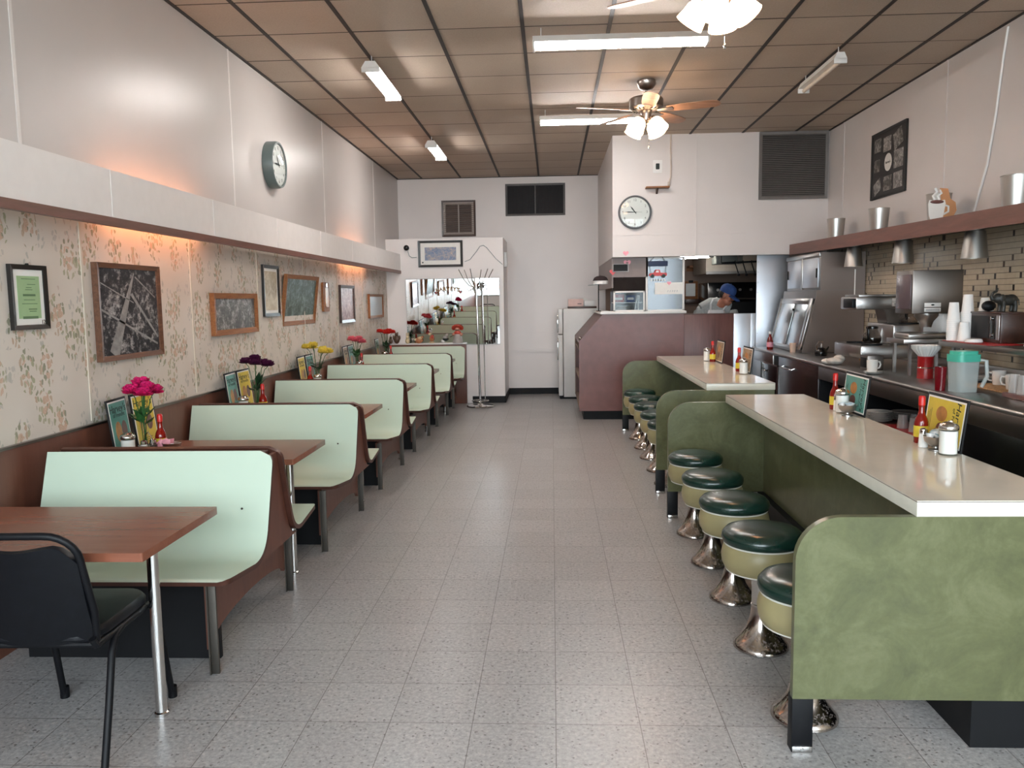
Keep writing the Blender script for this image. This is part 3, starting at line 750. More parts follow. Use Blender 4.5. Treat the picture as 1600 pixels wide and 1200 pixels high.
frame_bars(.485, .51, .035, .018).build('inner_frame', plain('louver_frame', '#a3968d', .5), lv, ang=20)
MB().box((-.009, -.22, .004), (.009, .22, .021)).build('mullion', plain('louver_mullion', '#a79d96', .5), lv)
vent('return_grille', 'big square grey louvered grille by the ceiling over the kitchen', (2.89, 10.049, 3.075), .81, .79, .035, plain('grille_frame', '#6b6663', .45), plain('grille_slat', '#67625f', .45), 34, mull=False)
# outlet, little shelf and cords on the kitchen wall
t = thing('wall_outlet', 'white outlet plate with black socket above the kitchen clock', 'outlet', (1.285, 10.049, 3.1), wrot(WB))
MB().prism(rrect(-.055, -.075, .055, .075, .008, 3), 'z', 0, .006).build('plate', M_['white'], t)
MB().prism(rrect(-.022, -.035, .022, .035, .008, 3), 'z', .006, .012).build('socket', M_['ink'], t)
t = thing('bracket_shelf', 'little brown bracket shelf beside the kitchen clock', 'shelf', (1.275, 10.05, 2.835), 0)
MB().box((-.14, -.13, 0), (.14, 0, .018), .003).build('board', frc, t)
MB().prism([(0, 0), (0, -.06), (-.1, 0)], 'x', -.012, .012).build('bracket', frd, t)
one('power_cord', MB().tube([(1.44, 10.04, 3.47), (1.438, 10.04, 3.3), (1.445, 10.04, 3.1), (1.44, 10.04, 2.97), (1.42, 10.035, 2.9)], .009, 8).cyl((1.42, 10.035, 2.87), .016, .045, 10), plain('cord_beige', '#c9b9ac', .5), 'beige power cord hanging from ceiling beside the outlet on kitchen wall', 'cord')
one('power_cord', MB().tube([(3.3, 6.25, 3.44), (3.3, 6.3, 3.2), (3.3, 6.36, 2.85), (3.3, 6.45, 2.5), (3.3, 6.6, 2.2), (3.295, 6.62, 2.15)], .009, 8), M_['white'], 'white cord running down the right wall to the brown lamp shelf', 'cord')

# ---------------------------------------------------------------- partition: mirror, camera, cord, box
t = thing('wall_mirror', 'wide frameless mirror on the white partition lettered with a name', 'mirror', (-1.467, 12.036, 1.368), wrot(WB, .0305))
MB().box((-.69, -.484, 0), (.69, .484, .006)).build('glass', M_['mirror'], t)
MB().box((-.69, -.492, 0), (.69, -.484, .009)).build('clip_strip', M_['steeld'], t); MB().box((-.69, .484, 0), (.69, .49, .009)).build('clip_strip', M_['steeld'], t); MB().box((-.6, .3, -.032), (.6, .34, 0)).build('hanging_batten', M_['steeld'], t)
m = MB(); word = "HARVEY'S"; adv = [0, .052, .104, .158, .209, .256, .292, .314]
for c, a in zip(word, adv):
    u = (a - .157) / .157
    text_mb(c, .075, T(-.065 + (a - .157), .338 - .018 * u * u, .0068) @ RZ(-.2 * u), .0008, mb=m, bold=.0035)
m.build('lettering', plain('gilt_letters', '#86602f', .6), t)
def heart(s): return [(s * .0625 * 16 * math.sin(a) ** 3 / 1, s * .0625 * (13 * math.cos(a) - 5 * math.cos(2 * a) - 2 * math.cos(3 * a) - math.cos(4 * a))) for a in [2 * PI * i / 24 for i in range(24)]]
for u, v in ((-.245, .283), (.12, .29)):
    MB().prism(heart(.026), 'z', .0062, .0075, M=T(u, v, 0)).prism(heart(.013), 'z', .0075, .0082, 1, M=T(u, v, 0)).build('heart_sticker', [M_['edge'], M_['red']], t)
t = thing('security_camera', 'small black dome camera beside the picture on the white partition', 'camera', (-2.135, 12.056, 2.315), wrot(WB))
MB().cyl((0, 0, 0), .045, .03, 24, bev=.004).build('mount', M_['white'], t); MB().ell((0, 0, .035), (.042, .042, .03)).build('dome', M_['blackgl'], t)
m = MB().tube([(-2.12, 12.05, 2.27), (-2.1, 12.05, 2.2), (-2.06, 12.05, 2.17), (-1.99, 12.05, 2.175)], .004, 6).tube([(-1.28, 12.05, 2.1), (-1.2, 12.05, 2.13), (-1.1, 12.05, 2.25), (-1.05, 12.05, 2.32), (-1.0, 12.05, 2.335), (-.95, 12.05, 2.3), (-.82, 12.05, 2.14), (-.72, 12.05, 2.05)], .004, 6)
one('camera_cable', m, M_['greyplastic'], 'thin looping cable across the white partition beside the picture', 'cable')
t = thing('wall_box', 'small white box on the right edge of the white partition', 'box', (-.709, 12.2, 2.02), 0)
MB().box((0, 0, 0), (.045, .12, .22), .006).build('cover', M_['white'], t)

# ---------------------------------------------------------------- coat rack and fridge
t = thing('coat_rack', 'chrome coat rack standing in front of the mirror', 'coat rack', (-1.045, 11.6, 0), 0)
MB().lathe([(0, 0), (.19, 0), (.2, .012), (.19, .022), (.05, .03), (.02, .05), (0, .05)], 40).build('base', M_['chrome'], t)
MB().tube([(.12 * math.cos(2 * PI * i / 32), .12 * math.sin(2 * PI * i / 32), .09) for i in range(32)], .006, 8, closed=True).tube([(-.12, 0, .09), (.12, 0, .09)], .004, 6).build('drip_ring', M_['chrome'], t)
MB().tube([(0, 0, .03), (-.012, 0, .9), (-.03, 0, 1.78)], .016, 16).build('pole', M_['chrome'], t)
MB().tube([(.07, .02, .1), (.06, .02, 1.7)], .007, 10).build('side_rod', M_['chrome'], t)
MB().lathe([(0, 0), (.05, 0), (.05, .03), (.03, .035), (.03, .055), (.05, .06), (.05, .085), (0, .085)], 24, (-.03, 0, 1.69)).build('hub', M_['chrome'], t)
for i in range(6):
    a = 2 * PI * i / 6 + .3; c, s_ = math.cos(a), math.sin(a)
    MB().tube([(-.03 + .04 * c, .04 * s_, 1.72), (-.03 + .1 * c, .1 * s_, 1.74), (-.03 + .17 * c, .17 * s_, 1.82), (-.03 + .25 * c, .25 * s_, 1.97)], .006, 8).tube([(-.03 + .05 * c, .05 * s_, 1.70), (-.03 + .11 * c, .11 * s_, 1.66), (-.03 + .13 * c, .13 * s_, 1.70)], .005, 6).build('coat_hook', M_['chrome'], t)
t = thing('refrigerator', 'white refrigerator against the back wall beside the maroon stand', 'refrigerator', (.41, 12.75, 0), 0)
MB().box((-.24, -.33, .03), (.31, .33, 1.385), .012).build('body', M_['white'], t)
d = MB().box((-.315, -.33, .05), (-.248, .33, .985), .014).build('door', M_['white'], t)
MB().box((-.335, -.31, .6), (-.315, -.28, .95), .006).build('handle', M_['chrome'], d)
d = MB().box((-.315, -.33, 1.0), (-.248, .33, 1.38), .014).build('freezer_door', M_['white'], t)
MB().box((-.335, -.31, 1.02), (-.315, -.28, 1.3), .006).build('handle', M_['chrome'], d)
MB().box((-.3, -.31, 0), (.3, .32, .04)).build('kick_plate', M_['black'], t)
one('wooden_tray', MB().box((-.19, -.13, 0), (.25, .13, .03), .003), frd, 'dark wooden tray on top of the refrigerator', 'tray', (.43, 12.58, 1.385))
t = thing('pastry_box', 'pink box on the tray on top of the refrigerator', 'box', (.36, 12.54, 1.415), 0)
MB().box((-.11, -.08, 0), (.12, .08, .115), .004).build('carton', plain('pale_pink_card', '#e5c3ba', .6), t); MB().box((.03, -.0815, .035), (.09, -.08, .045)).build('label', M_['ink'], t)
for i, (x, l) in enumerate(((.36, 'left white paper roll lying behind the pink box on the refrigerator'), (.5, 'right white paper roll lying behind the pink box on the refrigerator'))):
    one('paper_roll', MB().lathe([(.02, -.06), (.065, -.06), (.065, .06), (.02, .06), (.02, -.06)], 28, M=RX(PI / 2)), M_['paper'], l, 'paper roll', (x, 12.68, 1.48), 0, 'paper rolls on the refrigerator')
one('parcel', MB().box((-.07, -.06, 0), (.09, .06, .085), .006), M_['white'], 'white carton right of the pink box on the refrigerator', 'box', (.56, 12.54, 1.415))

# ---------------------------------------------------------------- figurines on the ledge
FZ = .905
def figurine(lab, x, parts, mats):
    m = MB()
    for c, r, k in parts: m.ell(c, r, 14, 10, k)
    return one('figurine', m, mats, lab, 'figurine', (x, 12.01, FZ), 0, 'figurines on the ledge under the mirror')
brn = plain('brown_glaze', '#5d4638', .35, var=.2, sc=40); crm = plain('cream_glaze', '#d8c39a', .35, var=.1, sc=40); rdg = plain('red_glaze', '#b8402f', .35, var=.1); gre = plain('grey_glaze', '#aaa29c', .4, var=.1, sc=30); org = plain('orange_glaze', '#b87850', .4, var=.25, sc=40)
figurine('short dark brown figurine at the left end of the ledge', -2.405, [((0, 0, .04), (.03, .02, .042), 0), ((0, -.004, .09), (.02, .018, .02), 0)], [brn])
figurine('brown bear-shaped figurine second from the left on the ledge', -2.315, [((0, 0, .065), (.046, .03, .066), 0), ((-.002, -.006, .14), (.026, .024, .026), 0), ((-.045, -.005, .09), (.014, .014, .035), 0), ((.045, -.005, .09), (.014, .014, .035), 0), ((-.018, 0, .163), (.008, .006, .01), 0), ((.016, 0, .163), (.008, .006, .01), 0)], [brn])
figurine('cream rabbit figurine with two tall ears', -2.155, [((0, 0, .04), (.034, .024, .041), 0), ((0, -.006, .09), (.022, .02, .022), 0), ((-.012, 0, .132), (.008, .007, .034), 0), ((.014, 0, .132), (.008, .007, .034), 0)], [crm])
figurine('low round orange and white woven figurine', -1.985, [((0, 0, .045), (.06, .03, .046), 0), ((.02, -.012, .08), (.035, .025, .022), 1), ((-.05, -.012, .055), (.02, .02, .02), 1), ((.05, -.01, .09), (.02, .02, .02), 0)], [org, crm])
figurine('small red and cream bird figurine on a round cream stand', -1.795, [((0, 0, .014), (.042, .03, .015), 1), ((.005, 0, .07), (.035, .026, .045), 0), ((.012, -.01, .09), (.022, .02, .034), 2), ((-.02, -.004, .135), (.026, .022, .024), 1), ((-.055, -.006, .15), (.018, .012, .01), 2)], [org, crm, rdg])
figurine('grey and black figurine seated on a white block', -1.6, [((-.02, 0, .03), (.034, .026, .031), 0), ((.012, -.008, .055), (.044, .026, .024), 2), ((.012, -.008, .085), (.034, .024, .026), 1), ((.035, -.008, .12), (.024, .02, .02), 1)], [M_['ceramic'], gre, M_['ink']])
t = thing('figurine', 'tall doll figurine with a wide red hat and black moustache', 'figurine', (-1.405, 12.012, FZ), 0, 'figurines on the ledge under the mirror')
MB().lathe([(0, 0), (.075, 0), (.072, .03), (.055, .1), (.04, .13), (0, .14)], 24).build('robe', gre, t)
MB().ell((0, -.003, .15), (.05, .03, .035), mi=0).ell((-.06, -.01, .13), (.02, .018, .022), mi=1).ell((.055, -.012, .125), (.02, .018, .022), mi=1).ell((0, -.008, .2), (.034, .028, .032), mi=1).build('body', [rdg, plain('doll_skin', '#c48a74', .5)], t)
MB().lathe([(0, 0), (.075, -.008), (.088, .004), (.08, .006), (.045, .008), (.03, .045), (0, .055)], 28, M=T(0, .012, .212) @ RX(-.75)).build('hat', rdg, t)
MB().ell((-.011, -.036, .196), (.014, .006, .006), 10, 6).ell((.011, -.036, .196), (.014, .006, .006), 10, 6).build('moustache', M_['ink'], t)
MB().tube([(-.11, -.01, .09), (-.05, -.02, .12)], .005, 6).build('stick', brn, t)

# ================================================================ LIGHTS
def strip(lab, loc, L, rot, lit=True, n=2, chain=0):
    t = thing('fluorescent_light', lab, 'ceiling light', loc, rot, 'fluorescent strip lights on the ceiling')
    w_ = .072 if n == 2 else .05
    MB().prism([(-w_, 0), (-w_ * .55, .05), (w_ * .55, .05), (w_, 0)], 'x', 0, L).build('housing', M_['white'], t)
    for e in (0, L - .015): MB().box((e, -w_, -.035), (e + .015, w_, .004), .002).build('end_cap', M_['white'], t)
    for i in range(n):
        yy = (i - (n - 1) / 2) * .055
        MB().cyl((0, 0, 0), .0165, L - .03, 14, M=T(.015, yy, -.0175) @ RY(PI / 2)).build('lamp_tube', M_['tube'] if lit else M_['tubeoff'], t)
    m = MB()
    for e in (.06, L - .06): m.tube([(e, 0, .05), (e, 0, (3.475 if loc[1] < 10 or loc[0] < 0 else 2.62) - loc[2])], .004, 6)
    m.build('hanger', M_['white'], t)
    return t
strip('lit strip light across the ceiling, nearest the front', (-.12, 6.07, 3.36), 1.25, 0)
strip('lit strip light across the ceiling behind the farther fan', (-.11, 8.63, 3.36), 1.22, 0)
strip('lit strip light running lengthwise on the left, the nearer one', (-1.41, 6.55, 3.37), .95, PI / 2)
strip('lit strip light running lengthwise on the left, the farther one', (-1.41, 9.78, 3.37), .9, PI / 2)
strip('unlit strip light high on the right of the ceiling', (2.27, 6.68, 3.37), .95, PI / 2, False, 1)
for y0, l in ((4.35, 'warm tube light hidden in the left soffit, the nearer one'), (9.35, 'warm tube light hidden in the left soffit, the farther one')):
    t = thing('cove_light', l, 'light', (-2.35, y0, 2.09), PI / 2, 'cove lights in the left soffit')
    MB().box((0, -.09, -.02), (1.25, -.06, .02), .002).build('housing', M_['white'], t)
    MB().cyl((0, 0, 0), .014, 1.19, 12, M=T(.03, 0, 0) @ RY(PI / 2)).build('lamp_tube', M_['tubewarm'], t)
    for e in (0, 1.22): MB().box((e, -.062, -.016), (e + .03, .016, .016), .002).build('lamp_holder', M_['white'], t)
t = thing('ceiling_fan', 'farther brass-grey ceiling fan with wooden blades and lit shades', 'ceiling fan', (.868, 7.6, ZC), 0, 'ceiling fans with lit glass shades')
MB().lathe([(0, 0), (.085, 0), (.085, -.03), (.06, -.07), (.02, -.085), (0, -.085)], 32).build('canopy', M_['nickel'], t)
MB().cyl((0, 0, -.16), .012, .1, 14).build('downrod', M_['nickel'], t)
MB().lathe([(0, -.13), (.03, -.135), (.14, -.15), (.152, -.165), (.152, -.235), (.135, -.25), (.1, -.26), (0, -.26)], 40).build('motor_housing', M_['nickel'], t)
m = MB()
for i in range(20):
    a = 2 * PI * i / 20; m.box((.085, -.004, -.262), (.13, .004, -.252), M=RZ(a))
m.build('cooling_slots', M_['ink'], t)
MB().lathe([(0, -.255), (.05, -.258), (.055, -.27), (.045, -.29), (.045, -.345), (.055, -.355), (.03, -.375), (0, -.38)], 28).build('light_fitter', M_['nickel'], t)
for i in range(5):
    a = -.35 + 2 * PI * i / 5; Rm = RZ(a)
    bl = MB().prism([(.19, -.05), (.3, -.064), (.5, -.07), (.6, -.066), (.645, -.045), (.66, 0), (.645, .045), (.6, .066), (.5, .07), (.3, .064), (.19, .05)], 'z', -.003, .003, M=Rm @ T(0, 0, -.258) @ RX(-.2)).build('blade', M_['fanwood'], t)
    MB().prism([(.1, -.018), (.17, -.03), (.24, -.04), (.25, 0), (.24, .04), (.17, .03), (.1, .018)], 'z', -.008, -.003, M=Rm @ T(0, 0, -.258) @ RX(-.15)).build('blade_iron', M_['nickel'], bl)
for i in range(4):
    a = PI / 4 + PI / 2 * i
    A = RZ(a) @ T(.075, 0, -.335) @ RY(-.62)
    MB().cyl((0, 0, -.02), .02, .035, 14, M=A).build('lamp_holder', M_['nickel'], t)
    MB().lathe([(.022, -.015), (.05, -.03), (.066, -.06), (.07, -.1), (.08, -.145), (.077, -.146), (.067, -.1), (.062, -.062), (.045, -.034), (.02, -.02)], 28, M=A).build('lamp_shade', M_['shade'], t)
m = MB().tube([(.02, -.03, -.37), (.02, -.03, -.58)], .0018, 6).lathe([(0, -.02), (.006, -.015), (.008, 0), (.003, .012), (0, .014)], 12, (.02, -.03, -.59))
m.build('pull_chain', M_['chrome'], t)
f1 = dup(t, (.915, 4.62, ZC), .45, 'nearer ceiling fan cut off by the top edge of the photo')
# ================================================================ THINGS ON THE TABLES
def menu(lab, loc, rot, w, h, card, dark=True, lines=2, sideways=False, group=None, txt=True):
    t = thing('menu_holder', lab, 'menu', loc, rot, group)
    S_ = RZ(-PI / 2) @ T(-h / 2, 0, 0) if sideways else T(0, h / 2, 0)   # holder stands on its lower edge
    if sideways: S_ = T(0, w / 2, 0) @ RZ(-PI / 2)
    MB().box((-w / 2, -h / 2, -.006), (w / 2, h / 2, .002), .002, M=S_).build('holder', M_['black'], t)
    e = .012
    MB().box((-w / 2 + e, -h / 2 + e, .002), (w / 2 - e, h / 2 - e, .0028), M=S_).build('mat', M_['paper'], t)
    e = .02
    MB().box((-w / 2 + e, -h / 2 + e, .0028), (w / 2 - e, h / 2 - e, .0034), M=S_).build('card', card, t)
    if txt:
        m = text_mb("Harvey's", w * .235, S_ @ T(-w * .02, h * .32, .0036), .0005, shear=.15)
        text_mb('of Fremont', w * .13, S_ @ T(0, h * .215, .0036), .0004, mb=m)
        for i in range(3): m.box((-w * (.2 - .04 * i), -.0012, 0), (w * (.2 - .04 * i), .0012, .0005), M=S_ @ T(0, -h * (.33 + .035 * i), .0036))
        m.build('lettering', M_['ink'], t)
    MB().lathe([(0, 0), (w * .15, 0), (w * .15, .0008), (0, .0008)], 24, M=S_ @ T(-w * .13, -h * .07, .0036) @ Matrix.Diagonal((1, 1.45, 1, 1))).build('picture', M_['amber'], t)
    MB().lathe([(0, 0), (w * .13, 0), (w * .13, .0008), (0, .0008)], 24, M=S_ @ T(w * .17, -h * .05, .0036) @ Matrix.Diagonal((1, 1.4, 1, 1))).build('picture', M_['case'], t)
    return t
MT, MY = M_['teal'], M_['yellowcard']
MX = plain('brown_card', '#9d8467', .45, var=.15, sc=30)
LM = lambda a=-.14, z=0: tuple((RZ(z) @ frameM((0, 0, 0), *WL) @ RX(a)).to_euler())
RM = lambda a=-.1: wrot(WR, a)
ZT, ZK = .722, .87
for lab, x, y, c, z in (('teal menu standing nearest the front on the pink-flower table', -2.365, 4.275, MT, .12), ('yellow menu behind the pink flowers', -2.37, 4.55, MY, 0),
                     ('teal menu beside the purple flowers, the nearer of the two', -2.365, 5.85, MT, .08), ('yellow menu behind the purple flowers', -2.37, 6.11, MY, 0),
                     ('yellow menu beside the yellow flowers, the nearer of the two', -2.365, 7.545, MY, .05), ('teal menu behind the yellow flowers', -2.37, 7.82, MT, 0),
                     ('dark-edged menu nearer the front on the light-pink-flower table', -2.365, 9.19, MX, .05), ('teal menu behind the light pink flowers', -2.37, 9.46, MT, 0), ('dark menu beside the red flowers at the farthest booth table', -2.365, 10.88, plain('dark_card', '#4f6a4a', .4), .03)):
    menu(lab, (x + .025, y, ZT), LM(-.12, z), .255, .315, c, group='menus standing on the booth tables')
for lab, x, y, c in (('yellow menu standing sideways on the near counter, nearest the front', 1.722, 3.595, MY), ('teal menu standing sideways on the near counter', 1.722, 4.64, MT), ('grey-brown menu on the far counter, its near one', 1.722, 7.2, MX), ('brown menu on the far counter, its farther one', 1.715, 8.32, MX)):
    menu(lab, (x - .03, y, ZK), RM(-.12), .225, .36, c, sideways=True, group='menus standing on the lunch counters')
def proto_hot():
    t = thing('hot_sauce_bottle', 'x', 'bottle', (0, 0, 0), 0, 'hot sauce bottles')
    MB().lathe([(0, 0), (.028, 0), (.03, .004), (.03, .088), (.026, .107), (.016, .128), (.0125, .145), (.0125, .175), (0, .175)], 24).build('bottle', M_['hot'], t)
    MB().lathe([(.0305, .028), (.0308, .028), (.0308, .078), (.0305, .078)], 24).build('label', M_['yellow'], t)
    MB().lathe([(0, .17), (.0145, .17), (.0145, .205), (.011, .212), (0, .212)], 20).build('cap', M_['redcap'], t)
    return t
HOT = proto_hot()
def proto_jar():
    t = thing('sugar_jar', 'x', 'jar', (0, 0, 0), 0, 'glass sugar jars')
    MB().lathe([(0, .004), (.0345, .006), (.0345, .1), (0, .1)], 28).build('sugar', M_['sugar'], t)
    MB().lathe([(0, 0), (.036, 0), (.037, .005), (.036, .112)], 28).build('jar', M_['glass'], t)
    MB().lathe([(.038, .106), (.039, .108), (.039, .118), (.034, .128), (.02, .137), (0, .14), (0, .106)], 28).build('lid', M_['chrome'], t)
    MB().prism(rrect(-.008, -.014, .008, .006, .004, 3), 'z', .0, .003, M=T(.012, 0, .139)).build('pour_flap', M_['chrome'], t)
    return t
JAR = proto_jar()
def proto_shaker(mt):
    t = thing('salt_shaker', 'x', 'shaker', (0, 0, 0), 0, 'salt and pepper shakers')
    MB().lathe([(0, 0), (.019, 0), (.02, .003), (.018, .05), (.0155, .062), (0, .062)], 12).build('body', mt, t)
    MB().lathe([(.017, .06), (.0175, .064), (.016, .078), (.008, .084), (0, .085), (0, .06)], 16).build('cap', M_['chrome'], t)
    return t
SALT = proto_shaker(M_['sugar']); PEP = proto_shaker(plain('pepper', '#3a332d', .3))
def proto_bowl():
    t = thing('creamer_bowl', 'x', 'bowl', (0, 0, 0), 0, 'small footed metal bowls')
    MB().lathe([(0, 0), (.03, 0), (.03, .004), (.012, .01), (.012, .016), (.03, .022), (.045, .038), (.05, .058), (.052, .06), (.0505, .061), (.043, .041), (.028, .026), (0, .021)], 28).build('dish', M_['steel'], t)
    return t
BOWL = proto_bowl()
used = set()
def put(P, loc, lab, rot=0):
    if P.name not in used:
        used.add(P.name); P.location = loc; P.rotation_euler = (0, 0, rot); P['label'] = lab; return P
    return dup(P, loc, rot, lab)
for lab, x, y, z in (('hot sauce bottle on the pink-flower booth table', -2.185, 4.37, ZT), ('hot sauce bottle on the purple-flower booth table', -2.18, 5.97, ZT), ('hot sauce bottle on the yellow-flower booth table', -2.30, 7.575, ZT),
                   ('hot sauce bottle on the light-pink-flower booth table', -2.25, 9.46, ZT), ('hot sauce bottle on the red-flower booth table', -2.205, 10.99, ZT),
                   ('hot sauce bottle by the yellow menu on the near counter', 1.655, 3.70, ZK), ('hot sauce bottle by the teal menu on the near counter', 1.652, 4.81, ZK), ('hot sauce bottle on the far counter, nearer the front', 1.66, 7.3, ZK), ('hot sauce bottle on the far counter, near the kitchen', 1.645, 8.42, ZK)):
    put(HOT, (x, y, z), lab, 2.2)
for lab, x, y, z in (('sugar jar in front of the teal menu at the pink flowers', -2.275, 4.185, ZT), ('sugar jar at the purple flowers', -2.285, 5.85, ZT), ('sugar jar at the yellow flowers', -2.245, 7.62, ZT), ('sugar jar at the light pink flowers', -2.235, 9.28, ZT), ('sugar jar at the red flowers', -2.285, 10.95, ZT),
                   ('large sugar jar nearest the front on the near counter', 1.642, 3.418, ZK), ('sugar jar in front of the teal menu on the near counter', 1.645, 4.67, ZK), ('sugar jar on the far counter, nearer the front', 1.643, 7.05, ZK), ('white-filled jar on the far counter, near the kitchen', 1.61, 8.53, ZK)):
    put(JAR, (x, y, z), lab, 1)
put(SALT, (1.617, 3.59, ZK), 'salt shaker beside the metal bowl on the near counter'); put(PEP, (1.672, 3.585, ZK), 'pepper shaker behind the metal bowl on the near counter')
put(SALT, (-2.228, 4.263, ZT), 'salt shaker in the wire rack by the pink flowers'); put(PEP, (-2.2, 4.308, ZT), 'pepper shaker in the wire rack by the pink flowers')
put(PEP, (-2.285, 5.93, ZT), 'pepper shaker below the purple flowers'); put(SALT, (1.645, 4.755, ZK), 'salt shaker between hot sauce and sugar jar on the near counter')
m = MB()
for z in (.02, .055): m.tube([(.055 * math.cos(a), .04 * math.sin(a), z) for a in [2 * PI * i / 24 for i in range(24)]], .0022, 6, closed=True)
for i in range(6): a = 2 * PI * i / 6; m.tube([(.055 * math.cos(a), .04 * math.sin(a), 0), (.055 * math.cos(a), .04 * math.sin(a), .055)], .0022, 6)
m.tube([(0, -.04, .055), (0, -.03, .1), (0, 0, .125), (0, .03, .1), (0, .04, .055)], .0025, 6)
one('wire_rack', m, M_['chrome'], 'small wire shaker rack by the pink flowers', 'rack', (-2.214, 4.286, ZT), 1.05)
b1 = put(BOWL, (1.637, 3.515, ZK), 'metal bowl of creamers beside the large sugar jar'); put(BOWL, (1.632, 4.55, ZK), 'metal bowl of creamers in front of the teal menu on the near counter')
put(BOWL, (-2.098, 4.315, ZT), 'metal bowl on the pink-flower booth table'); put(BOWL, (-2.19, 5.87, ZT), 'metal dish with pink packets on the purple-flower table')
CR = thing('creamer_cup', 'small creamer cup heaped in the metal bowl beside the large sugar jar', 'creamer', (1.637, 3.5, .918), (.3, .2, 0), 'creamers by the large sugar jar')
MB().lathe([(0, 0), (.012, 0), (.017, .02), (.0185, .021), (0, .0212)], 16).build('cup', M_['white'], CR); MB().lathe([(.0, .0212), (.0195, .0212), (.0195, .0222), (0, .0222)], 16).build('lid', plain('foil_lid', '#a9c4d2', .3, var=.3, sc=120), CR)
for dx, dy, dz in ((-.024, .012, 0), (.022, .018, .002), (0, .03, .006), (.0, .008, .018)): dup(CR, (1.637 + dx, 3.505 + dy, .918 + dz), (dx * 12, -.3 + dy * 9, dx * 40))
for dx, dy, dz in ((0, -.02, 0), (-.022, .012, .0), (.022, .015, .002)): dup(CR, (1.632 + dx, 4.55 + dy, .918 + dz), (dx * 12, dy * 9, 1), 'small creamer cup in the metal bowl in front of the teal menu', 'creamers by the teal menu')
dup(CR, (-2.088, 4.31, .775), (2.6, .2, 0), 'white creamer cup in the metal bowl on the pink-flower table', 'creamer by the pink flowers')
PK = one('sweetener_packet', MB().box((-.022, -.0015, 0), (.022, .0015, .052), .001), M_['pink'], 'pink sweetener packet standing in the bowl on the pink-flower table', 'packet', (-2.12, 4.3, .752), 0, 'sweetener packets by the pink flowers')
for k, (cx, cy, lab, g) in enumerate(((-2.118, 4.318, None, None), (-2.2, 5.87, 'pink sweetener packet standing in the dish on the purple-flower table', 'sweetener packets by the purple flowers'))):
    for i in range(4 if k == 0 else 5):
        c = PK.copy(); COL.objects.link(c); c.location = (cx + .012 * (i - 2), cy + .011 * (i % 3 - 1), .752); c.rotation_euler = (.25 * (i % 3 - 1), .35 * (i - 2), .5 * i)
        if lab: c['label'] = lab; c['group'] = g
# vases and flowers
def blossom(col, r, seed):
    rnd = random.Random(seed); m = MB()
    for layer, (n, op, ln) in enumerate(((5, .15, .75), (7, .5, .95), (9, .9, 1.0), (9, 1.3, .95))):
        for i in range(n):
            a = 2 * PI * (i + rnd.random() * .4 + layer * .37) / n; A = RZ(a) @ RY(op + rnd.uniform(-.12, .12))
            vs = []; L = r * ln; w = r * .5
            for u in range(4):
                tt = u / 3
                for s_ in (-1, 0, 1):
                    vs.append((.12 * r * (s_ * s_) - .25 * r * (tt - .6) ** 2 + rnd.uniform(-.03, .03) * r, s_ * w * math.sin(.35 + 2.2 * tt) * (1 if s_ else 0), tt * L))
            m.add(vs, [[u * 3 + s_, u * 3 + s_ + 1, u * 3 + s_ + 4, u * 3 + s_ + 3] for u in range(3) for s_ in range(2)], 0, A)
    return m
def bunch(lab, vlab, base, top, cols, r, blooms, leafdark, h=.2):
    v = thing('flower_vase', vlab, 'vase', base, 0, 'flower vases on the booth tables')
    MB().lathe([(0, 0), (.03, 0), (.031, .006), (.02, .03), (.021, .07), (.03, .14), (.042, h)], 24).build('vase', M_['glass'], v)
    t = thing('flower_bunch', lab, 'flowers', base, 0, 'flower bunches on the booth tables')
    rnd = random.Random(len(lab)); dz = top - base[2]
    st = MB()
    for i, (dx, dy, z) in enumerate(blooms):
        st.tube([(.004 * (i - 1), .004 * (i % 2), .04), (dx * .2, dy * .2, h * .8), (dx * .7, dy * .7, dz + z - .03), (dx, dy, dz + z)], .0028, 6)
    st.build('stems', M_['leaf'], t)
    lf = MB()
    for i in range(11):
        a = rnd.uniform(0, 2 * PI); e = rnd.uniform(.5, 1.3); A = T(0, 0, h * rnd.uniform(.75, 1.1)) @ RZ(a) @ RY(e)
        L = rnd.uniform(.075, .12)
        lf.add([(0, 0, 0), (.004, .026, L * .45), (0, 0, L), (.004, -.026, L * .45), (-.004, 0, L * .45)], [[0, 1, 4], [1, 2, 4], [2, 3, 4], [3, 0, 4]], 0, A)
    lf.build('leaves', leafdark, t, fix=False)
    for i, (dx, dy, z) in enumerate(blooms):
        blossom(None, r, i + len(lab)).build('blossom', cols[i % len(cols)], t, fix=False).location = (dx, dy, dz + z)
        b = t.children[-1] if False else None
    return t
dk = plain('dark_leaf', '#1e3a24', .45, var=.3, sc=40)
pk = plain('magenta_petal', '#d0226b', .55, var=.35, sc=60); pu = plain('purple_petal', '#4d1038', .6, var=.3, sc=60); ye = plain('yellow_petal', '#e3cb57', .55, var=.15, sc=60); lp = plain('pale_pink_petal', '#e0707f', .55, var=.2, sc=60); rd = plain('coral_petal', '#d6362c', .55, var=.2, sc=60)
bunch('bright magenta flowers in a glass vase', 'glass vase holding the bright magenta flowers', (-2.275, 4.36, ZT), 1.06, [pk], .058, [(-.02, -.06, 0), (.03, -.01, .01), (-.01, .05, .0), (.05, .04, -.01), (0, 0, .035), (.04, -.06, -.012)], M_['leaf'])
bunch('flat dark purple flowers in a glass vase', 'glass vase holding the dark purple flowers', (-2.25, 6.03, ZT), 1.085, [pu], .052, [(-.06, -.03, .005), (0, 0, .025), (.06, .02, -.01), (.02, -.05, -.005), (.1, .0, -.02), (-.02, .05, .01)], dk)
